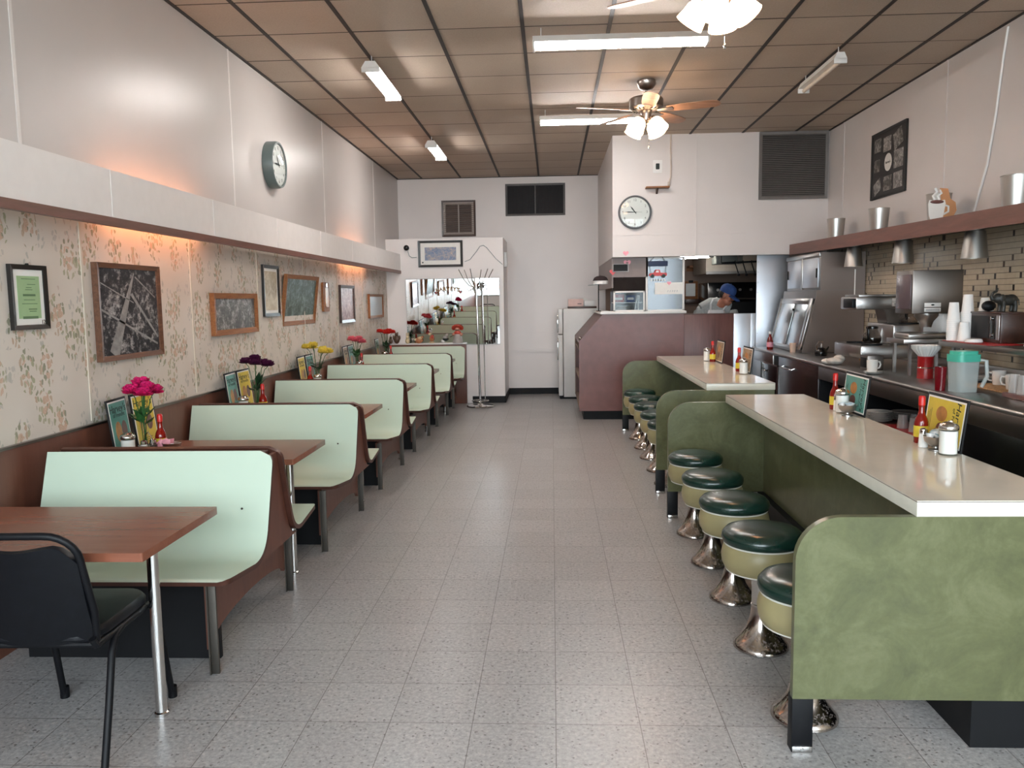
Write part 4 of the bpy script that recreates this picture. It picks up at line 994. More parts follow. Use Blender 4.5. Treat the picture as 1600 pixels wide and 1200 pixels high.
bunch('two heads of yellow flowers in a glass vase', 'glass vase holding the yellow flowers', (-2.275, 7.72, ZT), 1.085, [ye], .055, [(-.08, -.04, .015), (-.03, 0, .03), (-.05, .06, .01), (.07, .0, -.025), (.11, .03, -.035), (.05, .06, -.015), (.08, -.05, -.03)], dk)
bunch('light pink flowers in a glass vase', 'glass vase holding the light pink flowers', (-2.28, 9.36, ZT), 1.075, [lp], .055, [(-.05, -.02, .02), (.03, .0, .02), (0, .05, .0), (.06, .03, -.015), (0, -.05, .01)], M_['leaf'])
bunch('coral red flowers in a glass vase at the farthest table', 'glass vase holding the coral red flowers', (-2.29, 11.06, ZT), 1.105, [rd], .055, [(-.07, -.02, .01), (-.02, .03, .005), (.05, .0, .015), (.09, .03, -.005), (.03, -.05, -.01)], dk)

# ================================================================ RIGHT SIDE: BACK COUNTER
CX, CZ = 2.42, .92
t = thing('back_counter', 'long dark steel-topped work counter along the right wall', 'counter', (CX, 3.4, 0), 0)
Y = lambda y: y - 3.4
MB().box((.02, 0, .885), (.885, Y(10.02), .92), .002).cyl((0, 0, 0), .0175, Y(10.02), 16, M=T(.018, 0, .9025) @ RX(-PI / 2)).build('worktop', M_['steel'], t)
MB().box((.006, 0, .775), (.03, Y(7.52), .888), .003).build('apron', M_['steeld'], t)
MB().box((.006, Y(9.05), .775), (.03, Y(10.02), .888), .003).build('apron', M_['steel'], t)
def fr(nm, y0, y1, z0, z1, mt, x=.02): return MB().box((x, Y(y0), z0), (x + .02, Y(y1), z1), .002).build(nm, mt, t)
fr('front_panel', 3.4, 5.05, .1, .775, M_['blackgl'])
fr('front_panel', 7.52, 8.83, .1, .886, M_['darkbrown'], .008)
MB().box((.02, Y(5.05), .1), (.6, Y(5.1), .775)).box((.02, Y(6.62), .1), (.6, Y(6.68), .775)).box((.02, Y(7.5), .1), (.6, Y(7.52), .775)).box((.58, Y(5.1), .1), (.6, Y(7.52), .775)).build('divider', M_['blackmet'], t)
MB().box((.015, Y(5.1), .52), (.58, Y(6.62), .55), .002).build('shelf', M_['case'], t)
MB().box((.02, Y(5.1), .1), (.04, Y(6.62), .5), .002).build('lower_panel', M_['darkbrown'], t)
MB().box((.1, Y(6.72), .1), (.5, Y(7.08), .68), .02).box((.1, Y(7.12), .1), (.5, Y(7.46), .68), .02).build('bin', plain('blue_black_bin', '#1b2027', .5), t)
d = MB().box((.012, Y(8.87), .42), (.034, Y(9.55), .765), .004).build('cabinet_door', M_['blackgl'], t)
MB().box((.004, Y(8.85), .40), (.016, Y(8.875), .785)).box((.004, Y(9.545), .40), (.016, Y(9.57), .785)).box((.004, Y(8.85), .77), (.016, Y(9.57), .785)).build('door_frame', M_['chrome'], d)
MB().ell((-.002, Y(9.35), .69), .014, 12, 8).build('lock', M_['chrome'], d)
fr('front_panel', 8.83, 10.02, .1, .775, M_['steel'], .028)
MB().tube([(.006, Y(8.62), .80), (-.02, Y(8.62), .79), (-.025, Y(8.5), .785), (-.025, Y(8.35), .785), (-.02, Y(8.25), .79), (.006, Y(8.25), .80)], .008, 8).build('drawer_handle', M_['chrome'], t)
MB().box((.06, 0, 0), (.88, Y(10.02), .1)).build('toe_kick', M_['black'], t)
MB().box((.86, Y(3.4), .92), (.885, Y(8.78), .99), .002).build('backsplash', M_['steel'], t)
# raised shelf behind
t = thing('raised_shelf', 'steel shelf raised over the right end of the work counter', 'shelf', (2.76, 4.0, 1.165), 0)
MB().box((0, 0, 0), (.545, 1.95, .035), .003).build('board', M_['steeld'], t)
for y in (.05, .95, 1.9): MB().box((.1, y, -.243), (.13, y + .03, 0)).build('support', M_['steeld'], t)
# lamp shelf: brown fascia high on the right wall with cone lamps
z0, z1 = 1.935, 2.055
t = thing('lamp_shelf', 'long brown shelf high on the right wall carrying metal cone lamps', 'shelf', (2.86, 3.6, 0), 0)
sl = lambda y: (y - 3.6) * .0134
vs = []
for y in (3.6, 10.03):
    d = sl(y); yy = y - 3.6
    vs += [(0, yy, z0 + d), (.028, yy, z0 + d), (.028, yy, z1 + d), (0, yy, z1 + d)]
MB().add(vs, [[3, 2, 1, 0], [4, 5, 6, 7]] + [[i, (i + 1) % 4, 4 + (i + 1) % 4, 4 + i] for i in range(4)]).build('fascia', M_['browny'], t, ang=0)
vs = []
for y in (3.6, 10.03):
    d = sl(y); yy = y - 3.6
    vs += [(.028, yy, z0 + .045 + d), (.449, yy, z0 + .045 + d), (.449, yy, z0 + .075 + d), (.028, yy, z0 + .075 + d)]
MB().add(vs, [[3, 2, 1, 0], [4, 5, 6, 7]] + [[i, (i + 1) % 4, 4 + (i + 1) % 4, 4 + i] for i in range(4)]).build('board', plain('grey_shelf', '#6b5e58', .5), t, ang=0)
UP = None
for y, l in ((9.14, 'upright metal cone lamp on the brown shelf, farthest one'), (7.97, 'second farthest upright metal cone lamp, under the photo collage'), (6.77, 'upright metal cone lamp behind the coffee cup cutout'), (5.68, 'upright metal cone lamp nearest the front on the brown shelf')):
    loc = (3.1, y, z0 + .077 + sl(y))
    if UP is None:
        UP = thing('cone_lamp', l, 'lamp', loc, 0, 'upright cone lamps on the brown shelf')
        MB().lathe([(0, 0), (.072, 0), (.094, .27), (.09, .27), (.069, .01), (0, .01)], 32).build('lamp_shade', M_['alum'], UP)
        MB().tube([(.094 * math.cos(2 * PI * i / 32), .094 * math.sin(2 * PI * i / 32), .27) for i in range(32)], .003, 6, closed=True).build('rim', M_['alum'], UP)
        MB().cyl((0, 0, .01), .025, .06, 14).build('socket', M_['white'], UP)
    else: dup(UP, loc, None, l)
DN = None
for y, l in ((8.5, 'hanging metal cone lamp under the brown shelf, farthest one'), (7.33, 'middle hanging metal cone lamp under the brown shelf'), (6.12, 'hanging metal cone lamp nearest the front under the brown shelf')):
    loc = (3.07, y, z0 + .042 + sl(y))
    if DN is None:
        DN = thing('cone_lamp', l, 'lamp', loc, 0, 'hanging cone lamps under the brown shelf')
        MB().lathe([(0, -.03), (.068, -.03), (.09, -.225), (.087, -.225), (.064, -.036), (0, -.036)], 32).build('lamp_shade', M_['alum'], DN)
        MB().lathe([(0, 0), (.056, 0), (.06, -.028), (0, -.028)], 28).build('collar', M_['alum'], DN)
        MB().ell((0, 0, -.12), (.03, .03, .045)).build('bulb', M_['tubeoff'], DN)
    else: dup(DN, loc, None, l)
one('pull_cord', MB().tube([(3.07, 8.45, 1.79), (3.07, 8.45, 1.5)], .006, 8), M_['white'], 'white cord hanging below the farthest hanging cone lamp', 'cord')
# coffee cup cut-out sign
t = thing('coffee_sign', 'coffee cup cutout sign standing before an upright cone lamp', 'sign', (2.967, 6.5, z0 + .078 + sl(6.4)), 0)
MB().prism([(-.045, .04), (.03, .04), (.045, .07), (.062, .17), (.055, .2), (.0, .19), (-.06, .2), (-.068, .17), (-.06, .08)], 'y', 0, .008).prism([(-.05, 0), (.035, 0), (.02, .03), (.03, .042), (-.04, .042), (-.03, .03)], 'y', 0, .008).tube([(.055, .004, .16), (.085, .004, .15), (.085, .004, .11), (.05, .004, .09)], .008, 8).build('cup', M_['ceramic'], t)
MB().ell((-.004, -.0005, .185), (.052, .006, .014)).build('coffee', M_['case'], t)
MB().tube([(-.02, .004, .2), (-.035, .004, .23), (-.005, .004, .26), (-.02, .004, .29)], .01, 8).tube([(.015, .004, .2), (.0, .004, .23), (.03, .004, .25), (.015, .004, .275)], .008, 8).build('steam', M_['white'], t)
MB().prism([(.03, .0), (.14, .0), (.12, .06), (.15, .12), (.14, .18), (.1, .21), (.08, .285), (.02, .29), (.03, .2)], 'y', .01, .016).build('backing', plain('peach_card', '#c98f62', .5), t)

# ---------------------------------------------------------------- stainless cabinet and wall panel
t = thing('steel_cabinet', 'tall stainless cabinet with a sloping mirrored lower front by the kitchen', 'cabinet', (0, 8.8, 0), 0)
side = [(3.3, .921), (2.66, .921), (2.66, .945), (2.795, 1.52), (2.80, 1.585), (2.84, 1.588), (2.84, 1.985), (3.3, 1.985)]
MB().prism(side, 'y', 0, 1.215).build('body', M_['steeld'], t)
sm = metal('side_sheet', '#8a7d76', .42)
MB().prism([(3.3, 1.59), (2.842, 1.59), (2.842, 1.983), (3.3, 1.983)], 'y', -.006, 0).prism([(3.3, .925), (2.668, .925), (2.668, .945), (2.80, 1.52), (2.804, 1.584), (3.3, 1.584)], 'y', -.006, 0).build('side_panel', sm, t)
for y0, y1 in ((.05, .58), (.62, 1.16)):
    d = MB().box((2.826, y0, 1.615), (2.842, y1, 1.93), .003).build('door', M_['steelp'], t)
    yy = y0 + .03 if y0 < .1 else y1 - .03
    MB().box((2.816, yy - .012, 1.72), (2.828, yy + .012, 1.82), .003).build('handle', M_['black'], d)
MB().box((2.822, 0, 1.94), (2.845, 1.215, 1.985), .004).box((2.822, .58, 1.6), (2.842, .62, 1.94), .003).build('door_frame', M_['steel'], t)
A = Vector((2.66, 0, .95)); Bv = Vector((2.79, 0, 1.5)); SM = frameM((2.66, 0, .95), (0, -1, 0), Bv - A)  # across, up the slope, outwards
def slope(nm, u0, u1, v0, v1, d0, d1, mt):
    return MB().box((-u1, v0, d0), (-u0, v1, d1), .002, M=SM).build(nm, mt, t)
g1 = slope('sliding_glass', .11, .62, .03, .5, .004, .010, M_['slidemirror']); g2 = slope('sliding_glass', .6, 1.14, .03, .5, .012, .018, M_['slidemirror'])
slope('side_rail', 0, .1, 0, .56, 0, .024, M_['steel']); slope('side_rail', 1.15, 1.21, 0, .56, 0, .024, M_['steeld'])
slope('top_rail', 0, 1.21, .5, .56, 0, .022, M_['steel']); slope('bottom_rail', .0, 1.21, 0, .03, 0, .022, M_['steel'])
MB().cyl((0, 0, 0), .012, .02, 12, M=SM @ T(-.58, .43, .018)).build('latch', M_['blackmet'], g2)
t = thing('steel_wall_panel', 'tall shiny stainless sheet between the kitchen opening and the cabinet', 'panel', (2.52, 10.2, 0), 0)
MB().box((0, 0, .3), (.39, .02, 2.03), .002).build('sheet', M_['steelp'], t)
m = MB()
for i in range(9): m.cyl((0, 0, 0), .006, .004, 10, M=T(.015, 0, .95 + .125 * i) @ RX(PI / 2))
m.build('rivets', M_['steel'], t)

# ---------------------------------------------------------------- coffee machine and friends
t = thing('coffee_brewer', 'wide stainless coffee brewer on the work counter', 'coffee machine', (2.61, 7.0, .99), 0)
MB().box((0, 0, 0), (.56, .66, .115), .012).build('base', M_['steel'], t)
MB().box((.27, .02, .115), (.56, .6, .29), .015).build('warmer_step', M_['steel'], t)
MB().prism([(.235, .12), (.27, .12), (.30, .285), (.28, .29)], 'y', .25, .58).build('slant_panel', M_['steel'], t)
MB().prism([(.33, .28), (.5, .28), (.5, .42), (.28, .42), (.3, .4)], 'y', .28, .5).build('tower', M_['steeld'], t)
MB().box((.02, .2, .415), (.56, .58, .525), .012).build('brew_head', M_['steel'], t)
MB().box((.05, .22, .525), (.5, .56, .545), .004).build('lid', M_['steel'], t)
MB().box((.325, .19, .44), (.47, .2, .475), .002).box((.325, .19, .48), (.47, .2, .51), .002).build('sign_plate', M_['white'], t)
MB().ell((.4, .19, .496), (.014, .003, .007)).box((.34, .1885, .452), (.455, .19, .456)).box((.34, .1885, .462), (.455, .19, .466)).build('sign_marks', M_['ink'], t)
MB().cyl((.125, .1, .115), .085, .012, 28).build('warmer_plate', M_['blackmet'], t); MB().cyl((.115, .42, .115), .085, .012, 28).build('warmer_plate', M_['blackmet'], t); MB().cyl((.44, .12, .289), .08, .012, 28).build('warmer_plate', M_['blackmet'], t)
MB().box((-.012, .2, .43), (.02, .42, .51), .004).build('control_panel', M_['blackmet'], t)
MB().tube([(.0, -.005, .02), (.0, -.005, .1)], .006, 8).build('corner_trim', M_['chrome'], t)
for x, y in ((.03, .03), (.53, .03), (.03, .63), (.53, .63)): MB().cyl((x, y, -.068), .012, .068, 10).build('leg', M_['steel'], t)
# steel stand under it
def carafe(lab, loc, full):
    t = thing('coffee_carafe', lab, 'carafe', loc, -2.2, 'glass coffee carafes')
    MB().lathe([(0, 0), (.062, 0), (.075, .02), (.077, .05), (.06, .09), (.045, .115), (.047, .13)], 28).build('glass', M_['bowlglass'], t)
    if full: MB().lathe([(0, .005), (.066, .006), (.072, .025), (.073, .048), (0, .05)], 28).build('coffee', plain('coffee_black', '#120a07', .1), t)
    MB().lathe([(.046, .125), (.05, .128), (.05, .142), (.02, .15), (0, .15), (0, .125)], 24).build('lid', M_['blackgl'], t)
    MB().tube([(.048, 0, .135), (.09, 0, .14), (.11, 0, .125), (.105, 0, .06), (.09, 0, .03)], .011, 8).build('handle', M_['blackgl'], t)
carafe('glass coffee carafe on the lower warmer of the brewer', (2.735, 7.1, 1.1185), True)
carafe('glass coffee carafe on the upper warmer of the brewer', (3.05, 7.12, 1.2925), False)
one('plastic_bottle', MB().lathe([(0, 0), (.03, 0), (.03, .13), (.012, .16), (.012, .19), (0, .19)], 20), plain('amber_bottle', '#b87d45', .3), 'amber squeeze bottle behind the lower carafe', 'bottle', (2.9, 7.73, .922))
t = thing('water_dispenser', 'boxy stainless hot drink dispenser with a white sign', 'dispenser', (2.70, 6.26, .921), 0)
MB().box((0, 0, .465), (.37, .3, .79), .006).build('upper_box', M_['steeld'], t)
MB().box((-.006, .02, .5), (.004, .28, .76), .002).build('front_panel', plain('dispenser_front', '#5a4c50', .25), t)
MB().prism([(.2, .24), (.37, .24), (.37, .47), (.2, .47)], 'y', .25, .3).box((.345, .0, .24), (.37, .3, .47)).build('back_plate', M_['steel'], t)
MB().box((-.06, -.02, .24), (.34, .3, .275), .004).box((-.02, 0, .275), (.3, .28, .32), .02).build('drip_tray', M_['steel'], t)
MB().lathe([(0, .36), (.04, .36), (.05, .4), (.085, .445), (.085, .465), (0, .465)], 28, (.16, .12, 0)).build('funnel', M_['steel'], t)
MB().box((.09, -.004, .478), (.21, .0, .508), .001).box((.09, -.004, .514), (.21, .0, .545), .001).build('sign_plate', M_['white'], t)
MB().ell((.15, -.004, .53), (.013, .003, .006)).box((.1, -.0055, .486), (.2, -.004, .489)).box((.1, -.0055, .495), (.2, -.004, .498)).build('sign_marks', M_['ink'], t)
for x, y in ((0, .0), (.32, 0), (0, .27), (.32, .27)): MB().box((x - .01, y, 0), (x + .01, y + .02, .24)).build('leg', M_['steel'], t)
# cups, lids, radio, elephant
CUP = one('foam_cup', MB().lathe([(0, .13), (.029, .13), (.0295, .127), (.040, .012), (.0425, .008), (.0425, 0), (.0401, 0), (.0283, .127), (0, .128)], 24), M_['foam'], 'white foam cup in the left upside-down stack on the raised shelf', 'cup', (2.815, 5.86, 1.207), 0, 'left stack of foam cups')
for i in range(1, 11): c = CUP.copy(); COL.objects.link(c); c.location = (2.815, 5.86, 1.207 + .0135 * i)
for i in range(15): c = CUP.copy(); COL.objects.link(c); c.location = (2.9, 5.84, 1.207 + .0135 * i); c['label'] = 'white foam cup in the tallest upside-down stack on the raised shelf'; c['group'] = 'tallest stack of foam cups'
c = CUP.copy(); COL.objects.link(c); c.location = (2.835, 5.745, 1.207); c['label'] = 'single white foam cup standing before the cup stacks'; del c['group']
for i in range(2): c = CUP.copy(); COL.objects.link(c); c.location = (2.985, 5.765, 1.411 + .013 * i); c.scale = (1.1, 1.1, .6); c['label'] = 'short white foam cup on the far end of the radio'; c['group'] = 'short cups on the radio'
one('foam_lid', MB().lathe([(0, .022), (.04, .022), (.05, .018), (.055, 0), (.05, 0), (.046, .014), (0, .018)], 24), M_['foam'], 'small white foam lid upside down before the foam cup stacks', 'dish', (2.84, 5.62, 1.207))  # loose lid for the foam cups, lying rim down
one('red_tray', MB().box((0, 0, 0), (.22, .62, .007), .002), M_['red'], 'flat red tray under the foam cups', 'tray', (2.77, 5.3, 1.2))
t = thing('table_radio', 'brown wooden table radio on the raised shelf', 'radio', (2.905, 5.42, 1.207), 0)
MB().box((0, 0, .0), (.165, .38, .2), .006).box((-.006, -.006, .19), (.17, .386, .202), .003).build('cabinet', wood('radio_wood', '#2c1a15', '#45291f', 1, 8, .3), t)
MB().box((-.004, .14, .025), (.002, .365, .175), .002).build('speaker_grille', plain('speaker_cloth', '#1d1e20', .8), t)
MB().box((-.004, .06, .025), (.002, .13, .175), .002).build('tuner', M_['blackgl'], t)
for z in (.05, .16): MB().cyl((0, 0, 0), .011, .014, 14, M=T(-.002, .095, z) @ RY(-PI / 2)).build('knob', M_['chrome'], t)
MB().box((-.005, .012, .02), (.001, .05, .18), .002).build('trim_strip', M_['steel'], t)
m = MB().ell((.0, 0, .075), (.062, .034, .036)).ell((-.062, 0, .088), (.033, .028, .033)).ell((-.05, -.026, .088), (.02, .008, .028)).ell((-.05, .026, .088), (.02, .008, .028)).ell((.03, 0, .08), (.045, .032, .034))
for x in (-.038, .045):
    for y in (-.018, .018): m.tube([(x, y, .07), (x + .004, y, .035), (x, y, 0)], [.017, .013, .014], 10)
m.tube([(-.088, 0, .085), (-.105, 0, .085), (-.112, 0, .1), (-.1, 0, .125), (-.075, 0, .135), (-.068, 0, .155)], [.017, .014, .011, .009, .008, .006], 10).tube([(.072, 0, .09), (.085, 0, .075), (.088, 0, .04)], .004, 8)
o = one('elephant_figurine', m, plain('dark_bronze', '#2b2a26', .5, var=.3, sc=40), 'dark elephant figurine with raised trunk on the radio', 'figurine', (2.995, 5.53, 1.41), .15)
r_ = o.modifiers.new('blend', 'REMESH'); r_.mode = 'VOXEL'; r_.voxel_size = .0035; r_.use_smooth_shade = True
m = MB().ell((0, 0, .035), (.06, .04, .036), 10, 7).ell((.03, .01, .03), (.05, .035, .03), 10, 7)
one('black_rock', m, M_['black'], 'black lump beside the elephant figurine on the radio', 'ornament', (2.945, 5.655, 1.412), .6)
one('paper_cone', MB().lathe([(0, .1), (.025, .1), (.045, 0), (.04, 0), (0, .09)], 20), M_['foam'], 'white foam cup right of the radio', 'cup', (2.98, 5.2, 1.2)).name = 'foam_cup'
# on the work counter
t = thing('coffee_can', 'red can with a stack of white coffee filters on top', 'can', (2.72, 6.05, .921), 0)
MB().lathe([(0, 0), (.056, 0), (.056, .004), (.054, .008), (.054, .152), (.056, .156), (.056, .16), (0, .16)], 32).build('can', M_['red'], t); MB().lathe([(.0545, .075), (.056, .079), (.0545, .083)], 32).build('rim', M_['chrome'], t)
m = MB(); n = 48
for k in range(5):
    vs = []
    for rr, zz in ((.05, 0), (.098, .06)):
        for i in range(n): q = rr + (.003 if i % 2 else -.003) * (rr > .06); vs.append((q * math.cos(2 * PI * i / n), q * math.sin(2 * PI * i / n), zz + .005 * k + .16))
    m.add(vs, [[i, (i + 1) % n, n + (i + 1) % n, n + i] for i in range(n)])
one('coffee_filters', m, M_['paper'], 'nested white paper coffee filters on the red can', 'coffee filters', (2.72, 6.05, .922), 0, ang=20)['kind'] = 'thing'
t = thing('tumbler', 'dark red plastic tumbler left of the pitcher', 'cup', (2.47, 5.28, .921), 0)
MB().lathe([(0, 0), (.029, 0), (.038, .15), (.036, .15), (.027, .006), (0, .006)], 24).build('cup', plain('cherry_plastic', '#6a0f18', .15), t)
t = thing('pitcher', 'clear plastic pitcher with teal lid on the work counter', 'pitcher', (2.575, 5.21, .921), .25)
MB().prism(rrect(-.07, -.06, .07, .06, .03, 5), 'z', 0, .004).add(*(lambda o: ([(x, y, 0) for x, y in o] + [(x * 1.12, y * 1.12, .2) for x, y in o], [[i, (i + 1) % len(o), len(o) + (i + 1) % len(o), len(o) + i] for i in range(len(o))]))(rrect(-.07, -.06, .07, .06, .03, 5))).build('jug', milky('clear_plastic', '#cfd8d6', .42), t)
MB().prism(rrect(-.082, -.071, .082, .071, .035, 5), 'z', .19, .235).prism(rrect(-.07, -.06, .07, .06, .03, 5), 'z', .235, .255).build('lid', plain('teal_plastic', '#4db39c', .3), t)
MB().tube([(.07, -.05, .2), (.1, -.075, .195), (.105, -.08, .1), (.085, -.06, .03)], .012, 10).build('handle', milky('clear_handle', '#d8e0de', .55), t)
MUG = thing('coffee_mug', 'white mug farther back beside the pitcher', 'mug', (2.93, 5.46, .934), 2.7, 'white mugs by the pitcher')
MB().lathe([(0, 0), (.034, 0), (.036, .004), (.041, .05), (.042, .092), (.039, .092), (.037, .05), (.032, .008), (0, .008)], 28).build('cup', M_['ceramic'], MUG)
MB().tube([(.04, 0, .075), (.062, 0, .078), (.07, 0, .055), (.06, 0, .03), (.039, 0, .025)], .006, 8).build('handle', M_['ceramic'], MUG)
dup(MUG, (2.865, 5.18, .934), 2.4, 'white mug nearer the front beside the pitcher')
MUG2 = dup(MUG, (2.475, 6.4, .938), .2, 'white mug standing on a stack of saucers at the counter edge', 'mug on saucers')
SAU = one('saucer', MB().lathe([(0, .002), (.035, .0), (.045, .004), (.072, .012), (.073, .014), (.045, .0075), (0, .006)], 30), M_['ceramic'], 'white saucer in the small stack under the mug', 'saucer', (2.485, 6.4, .9205), 0, 'saucers under the mug')
c = SAU.copy(); COL.objects.link(c); c.location = (2.485, 6.4, .929)
one('wicker_tray', MB().box((0, 0, 0), (.3, .55, .012), .004), plain('wicker', '#b68d63', .7, var=.3, sc=60), 'tan woven tray under the white mugs', 'tray', (2.76, 5.02, .921))
one('folded_cloth', MB().ell((0, 0, .017), (.095, .13, .016), 20, 8).ell((.03, .02, .024), (.07, .09, .014), 16, 8), plain('pale_cloth', '#cfc7b6', .9), 'pale folded cloth behind the white mugs', 'cloth', (3.17, 5.5, .922))
one('knobbly_towel', MB().ell((0, 0, .034), (.075, .08, .033), 14, 8).ell((.05, .04, .05), (.05, .06, .035), 12, 8).ell((-.05, .05, .028), (.055, .05, .026), 12, 8), plain('crumpled_towel', '#c9c0b6', .95, var=.15, sc=30), 'crumpled white towel on the work counter before the brewer', 'towel', (2.5, 7.3, .921)).name = 'crumpled_towel'
t = thing('glass_rack', 'grey rack of upside-down glasses at the right edge of the photo', 'rack', (2.66, 4.56, .921), 0)
MB().box((0, 0, 0), (.36, .36, .03), .006).build('tray', M_['case'], t)
GL = one('drinking_glass', MB().lathe([(0, .11), (.026, .11), (.033, 0)], 20), milky('frosted_glass', '#cfcac6', .45), 'upside-down clear glass in the rack at the right edge', 'glass', (2.7, 4.86, .952), 0, 'glasses in the rack at the right edge')
for i in range(4):
    for j in range(3):
        if i or j: c = GL.copy(); COL.objects.link(c); c.location = (2.7 + .085 * i, 4.86 - .085 * j, .952)
for i, (x, y) in enumerate(((2.56, 6.02), (2.63, 5.92), (2.57, 5.85), (2.66, 6.05))): c = GL.copy(); COL.objects.link(c); c.location = (x, y, .558); c.scale = (1.2, 1.2, .9); c['label'] = 'upside-down glass on the shelf below the work counter'; c['group'] = 'glasses under the work counter'
one('red_board', MB().box((0, 0, 0), (.4, .6, .006), .002), M_['red'], 'red mat under the glasses below the work counter', 'mat', (2.46, 5.6, .551))
PL = one('dinner_plate', MB().lathe([(0, .003), (.06, 0), (.07, .004), (.1, .014), (.101, .016), (.07, .0085), (0, .008)], 32), M_['ceramic'], 'white plate in the front stack on the shelf below the work counter', 'plate', (2.535, 6.4, .551), 0, 'front stack of plates')
for i in range(1, 7): c = PL.copy(); COL.objects.link(c); c.location = (2.535, 6.4, .551 + .011 * i)
for i in range(6): c = PL.copy(); COL.objects.link(c); c.location = (2.755, 6.45, .551 + .011 * i); c['label'] = 'white plate in the rear stack on the shelf below the work counter'; c['group'] = 'rear stack of plates'
c = PL.copy(); COL.objects.link(c); c.location = (2.99, 5.83, .922); c['label'] = 'white plate lying behind the pitcher'; c['group'] = 'plates behind the pitcher'
c = PL.copy(); COL.objects.link(c); c.location = (2.99, 5.83, .933); c['label'] = 'white plate lying behind the pitcher'; c['group'] = 'plates behind the pitcher'
t = thing('ketchup_bottle', 'dark red ketchup bottle on the work counter by the steel sheet', 'bottle', (2.5, 9.46, .921), 0)
MB().lathe([(0, 0), (.034, 0), (.036, .005), (.036, .09), (.03, .12), (.016, .15), (.014, .18), (0, .18)], 24).build('bottle', plain('ketchup', '#6e1410', .12), t)
MB().lathe([(.0365, .03), (.037, .03), (.037, .085), (.0365, .085)], 24).build('label', M_['pink'], t); MB().lathe([(0, .178), (.018, .178), (.018, .205), (0, .206)], 20).build('cap', M_['white'], t)
one('paper_cup', MB().lathe([(0, 0), (.03, 0), (.037, .1), (.035, .1), (.028, .005), (0, .005)], 20), plain('pinkish_paper', '#d9b9a4', .6), 'pale paper cup in front of the mirrored cabinet', 'cup', (2.61, 8.95, .921))
t = thing('tea_kettle', 'small black kettle beside the steel cabinet', 'kettle', (2.73, 8.39, .921), .4)
MB().lathe([(0, 0), (.055, 0), (.062, .02), (.06, .05), (.04, .075), (.018, .085), (0, .086)], 24).build('body', M_['blackgl'], t); MB().cyl((0, 0, .084), .015, .04, 12).build('lid_knob', M_['chrome'], t)
MB().tube([(-.05, 0, .05), (-.06, 0, .11), (-.03, 0, .145), (.02, 0, .14)], .006, 8).build('handle', M_['chrome'], t); MB().tube([(.05, 0, .04), (.085, 0, .075), (.095, 0, .09)], [.014, .009, .007], 8).build('spout', M_['blackgl'], t)
t = thing('napkin_dispenser', 'dark boxed dispenser standing before the coffee brewer', 'dispenser', (2.56, 6.72, .921), 0)
MB().box((0, 0, 0), (.13, .16, .12), .006).build('case', M_['steeld'], t); MB().box((-.004, .02, .02), (.0, .14, .1), .001).build('front_plate', M_['blackmet'], t)
# ================================================================ KITCHEN COUNTER AND OPENING
KY = 10.2
t = thing('cash_stand', 'maroon kitchen counter with a sloped left shoulder and open side shelves', 'counter', (0, KY, 0), 0)
MB().prism([(.335, .12), (1.638, .12), (1.638, 1.335), (.635, 1.335), (.335, 1.0)], 'y', 0, .03).build('front_panel', M_['case'], t)
MB().prism([(.335, 1.0), (.335, .97), (.66, 1.3), (.66, 1.335), (.635, 1.335)], 'y', .03, 1.85).build('sloped_top', M_['case2'], t)
MB().prism([(.335, .12), (.7, .12), (.7, 1.335), (.635, 1.335), (.335, 1.0)], 'y', 1.85, 1.88).build('rear_panel', M_['case'], t)
MB().box((.66, .03, .12), (.69, 1.85, 1.3)).build('inner_panel', M_['case2'], t)
for z in (.13, .5, .88): MB().box((.337, .03, z), (.66, 1.85, z + .022), .002).build('side_shelf', M_['tan'], t)
MB().box((.337, .03, .12), (.35, .06, .99)).box((.337, 1.82, .12), (.35, 1.85, .99)).build('edge_strip', M_['tan'], t)
MB().box((.39, .1, 0), (1.63, .13, .12)).box((.39, .13, 0), (.41, 1.85, .12)).build('toe_kick', M_['black'], t)
MB().box((.60, -.035, 1.336), (1.66, .42, 1.366), .003).box((.60, .42, 1.336), (.76, 1.8, 1.366), .003).build('ledge', M_['white'], t)
MB().ell((.355, .1, 1.035), .022, 14, 10).cyl((.355, .1, .99), .008, .035, 10).build('knob', M_['nickel'], t)
t = thing('half_wall', 'low wood-grained maroon wall panel below the cook', 'panel', (1.64, KY, 0), 0)
MB().box((0, -.005, .0), (.605, .03, 1.318), .002).build('panel', M_['case2'], t)
MB().box((.0, -.01, 1.318), (.605, .06, 1.328), .002).build('cap', M_['edge'], t)
t = thing('steel_half_wall', 'low stainless panel below the kitchen opening', 'panel', (2.247, KY, 0), 0)
MB().box((0, -.004, .0), (.205, .03, 1.322), .002).box((.205, -.008, 0), (.272, .03, 1.322), .002).build('sheet', M_['steelp'], t)
t = thing('display_case', 'white-framed glass display case on the maroon kitchen counter', 'display case', (0, KY, 0), 0)
for x in (1.615, 1.165): MB().box((x, 0, 1.367), (x + .025, .03, 2.028), .002).build('post', M_['white'], t)
MB().box((1.165, 0, 1.367), (1.64, .03, 1.385)).box((1.165, 0, 2.01), (1.64, .03, 2.028)).build('rail', M_['white'], t)
MB().box((1.19, .012, 1.385), (1.615, .016, 2.01)).build('glass', glassy('hazy_glass', '#d4dde8', .12, .6, .045), t)
m = MB()
for a, b in (((.765, 1.367), (1.155, 1.385)), ((.765, 1.60), (1.155, 1.62)), ((.765, 1.367), (.787, 1.62)), ((1.135, 1.367), (1.155, 1.62))): m.box((a[0], 0, a[1]), (b[0], .022, b[1]), .002)
m.build('window_frame', M_['white'], t)
MB().box((.787, .008, 1.385), (1.135, .012, 1.60)).build('window_glass', glassy('case_glass', '#e6ecee', .05, .85, .012), t)
MB().box((.745, .0, 1.79), (1.19, .02, 2.028)).box((.745, .02, 1.66), (.765, 2.8, 2.028)).build('hood', M_['greybrown'], t)
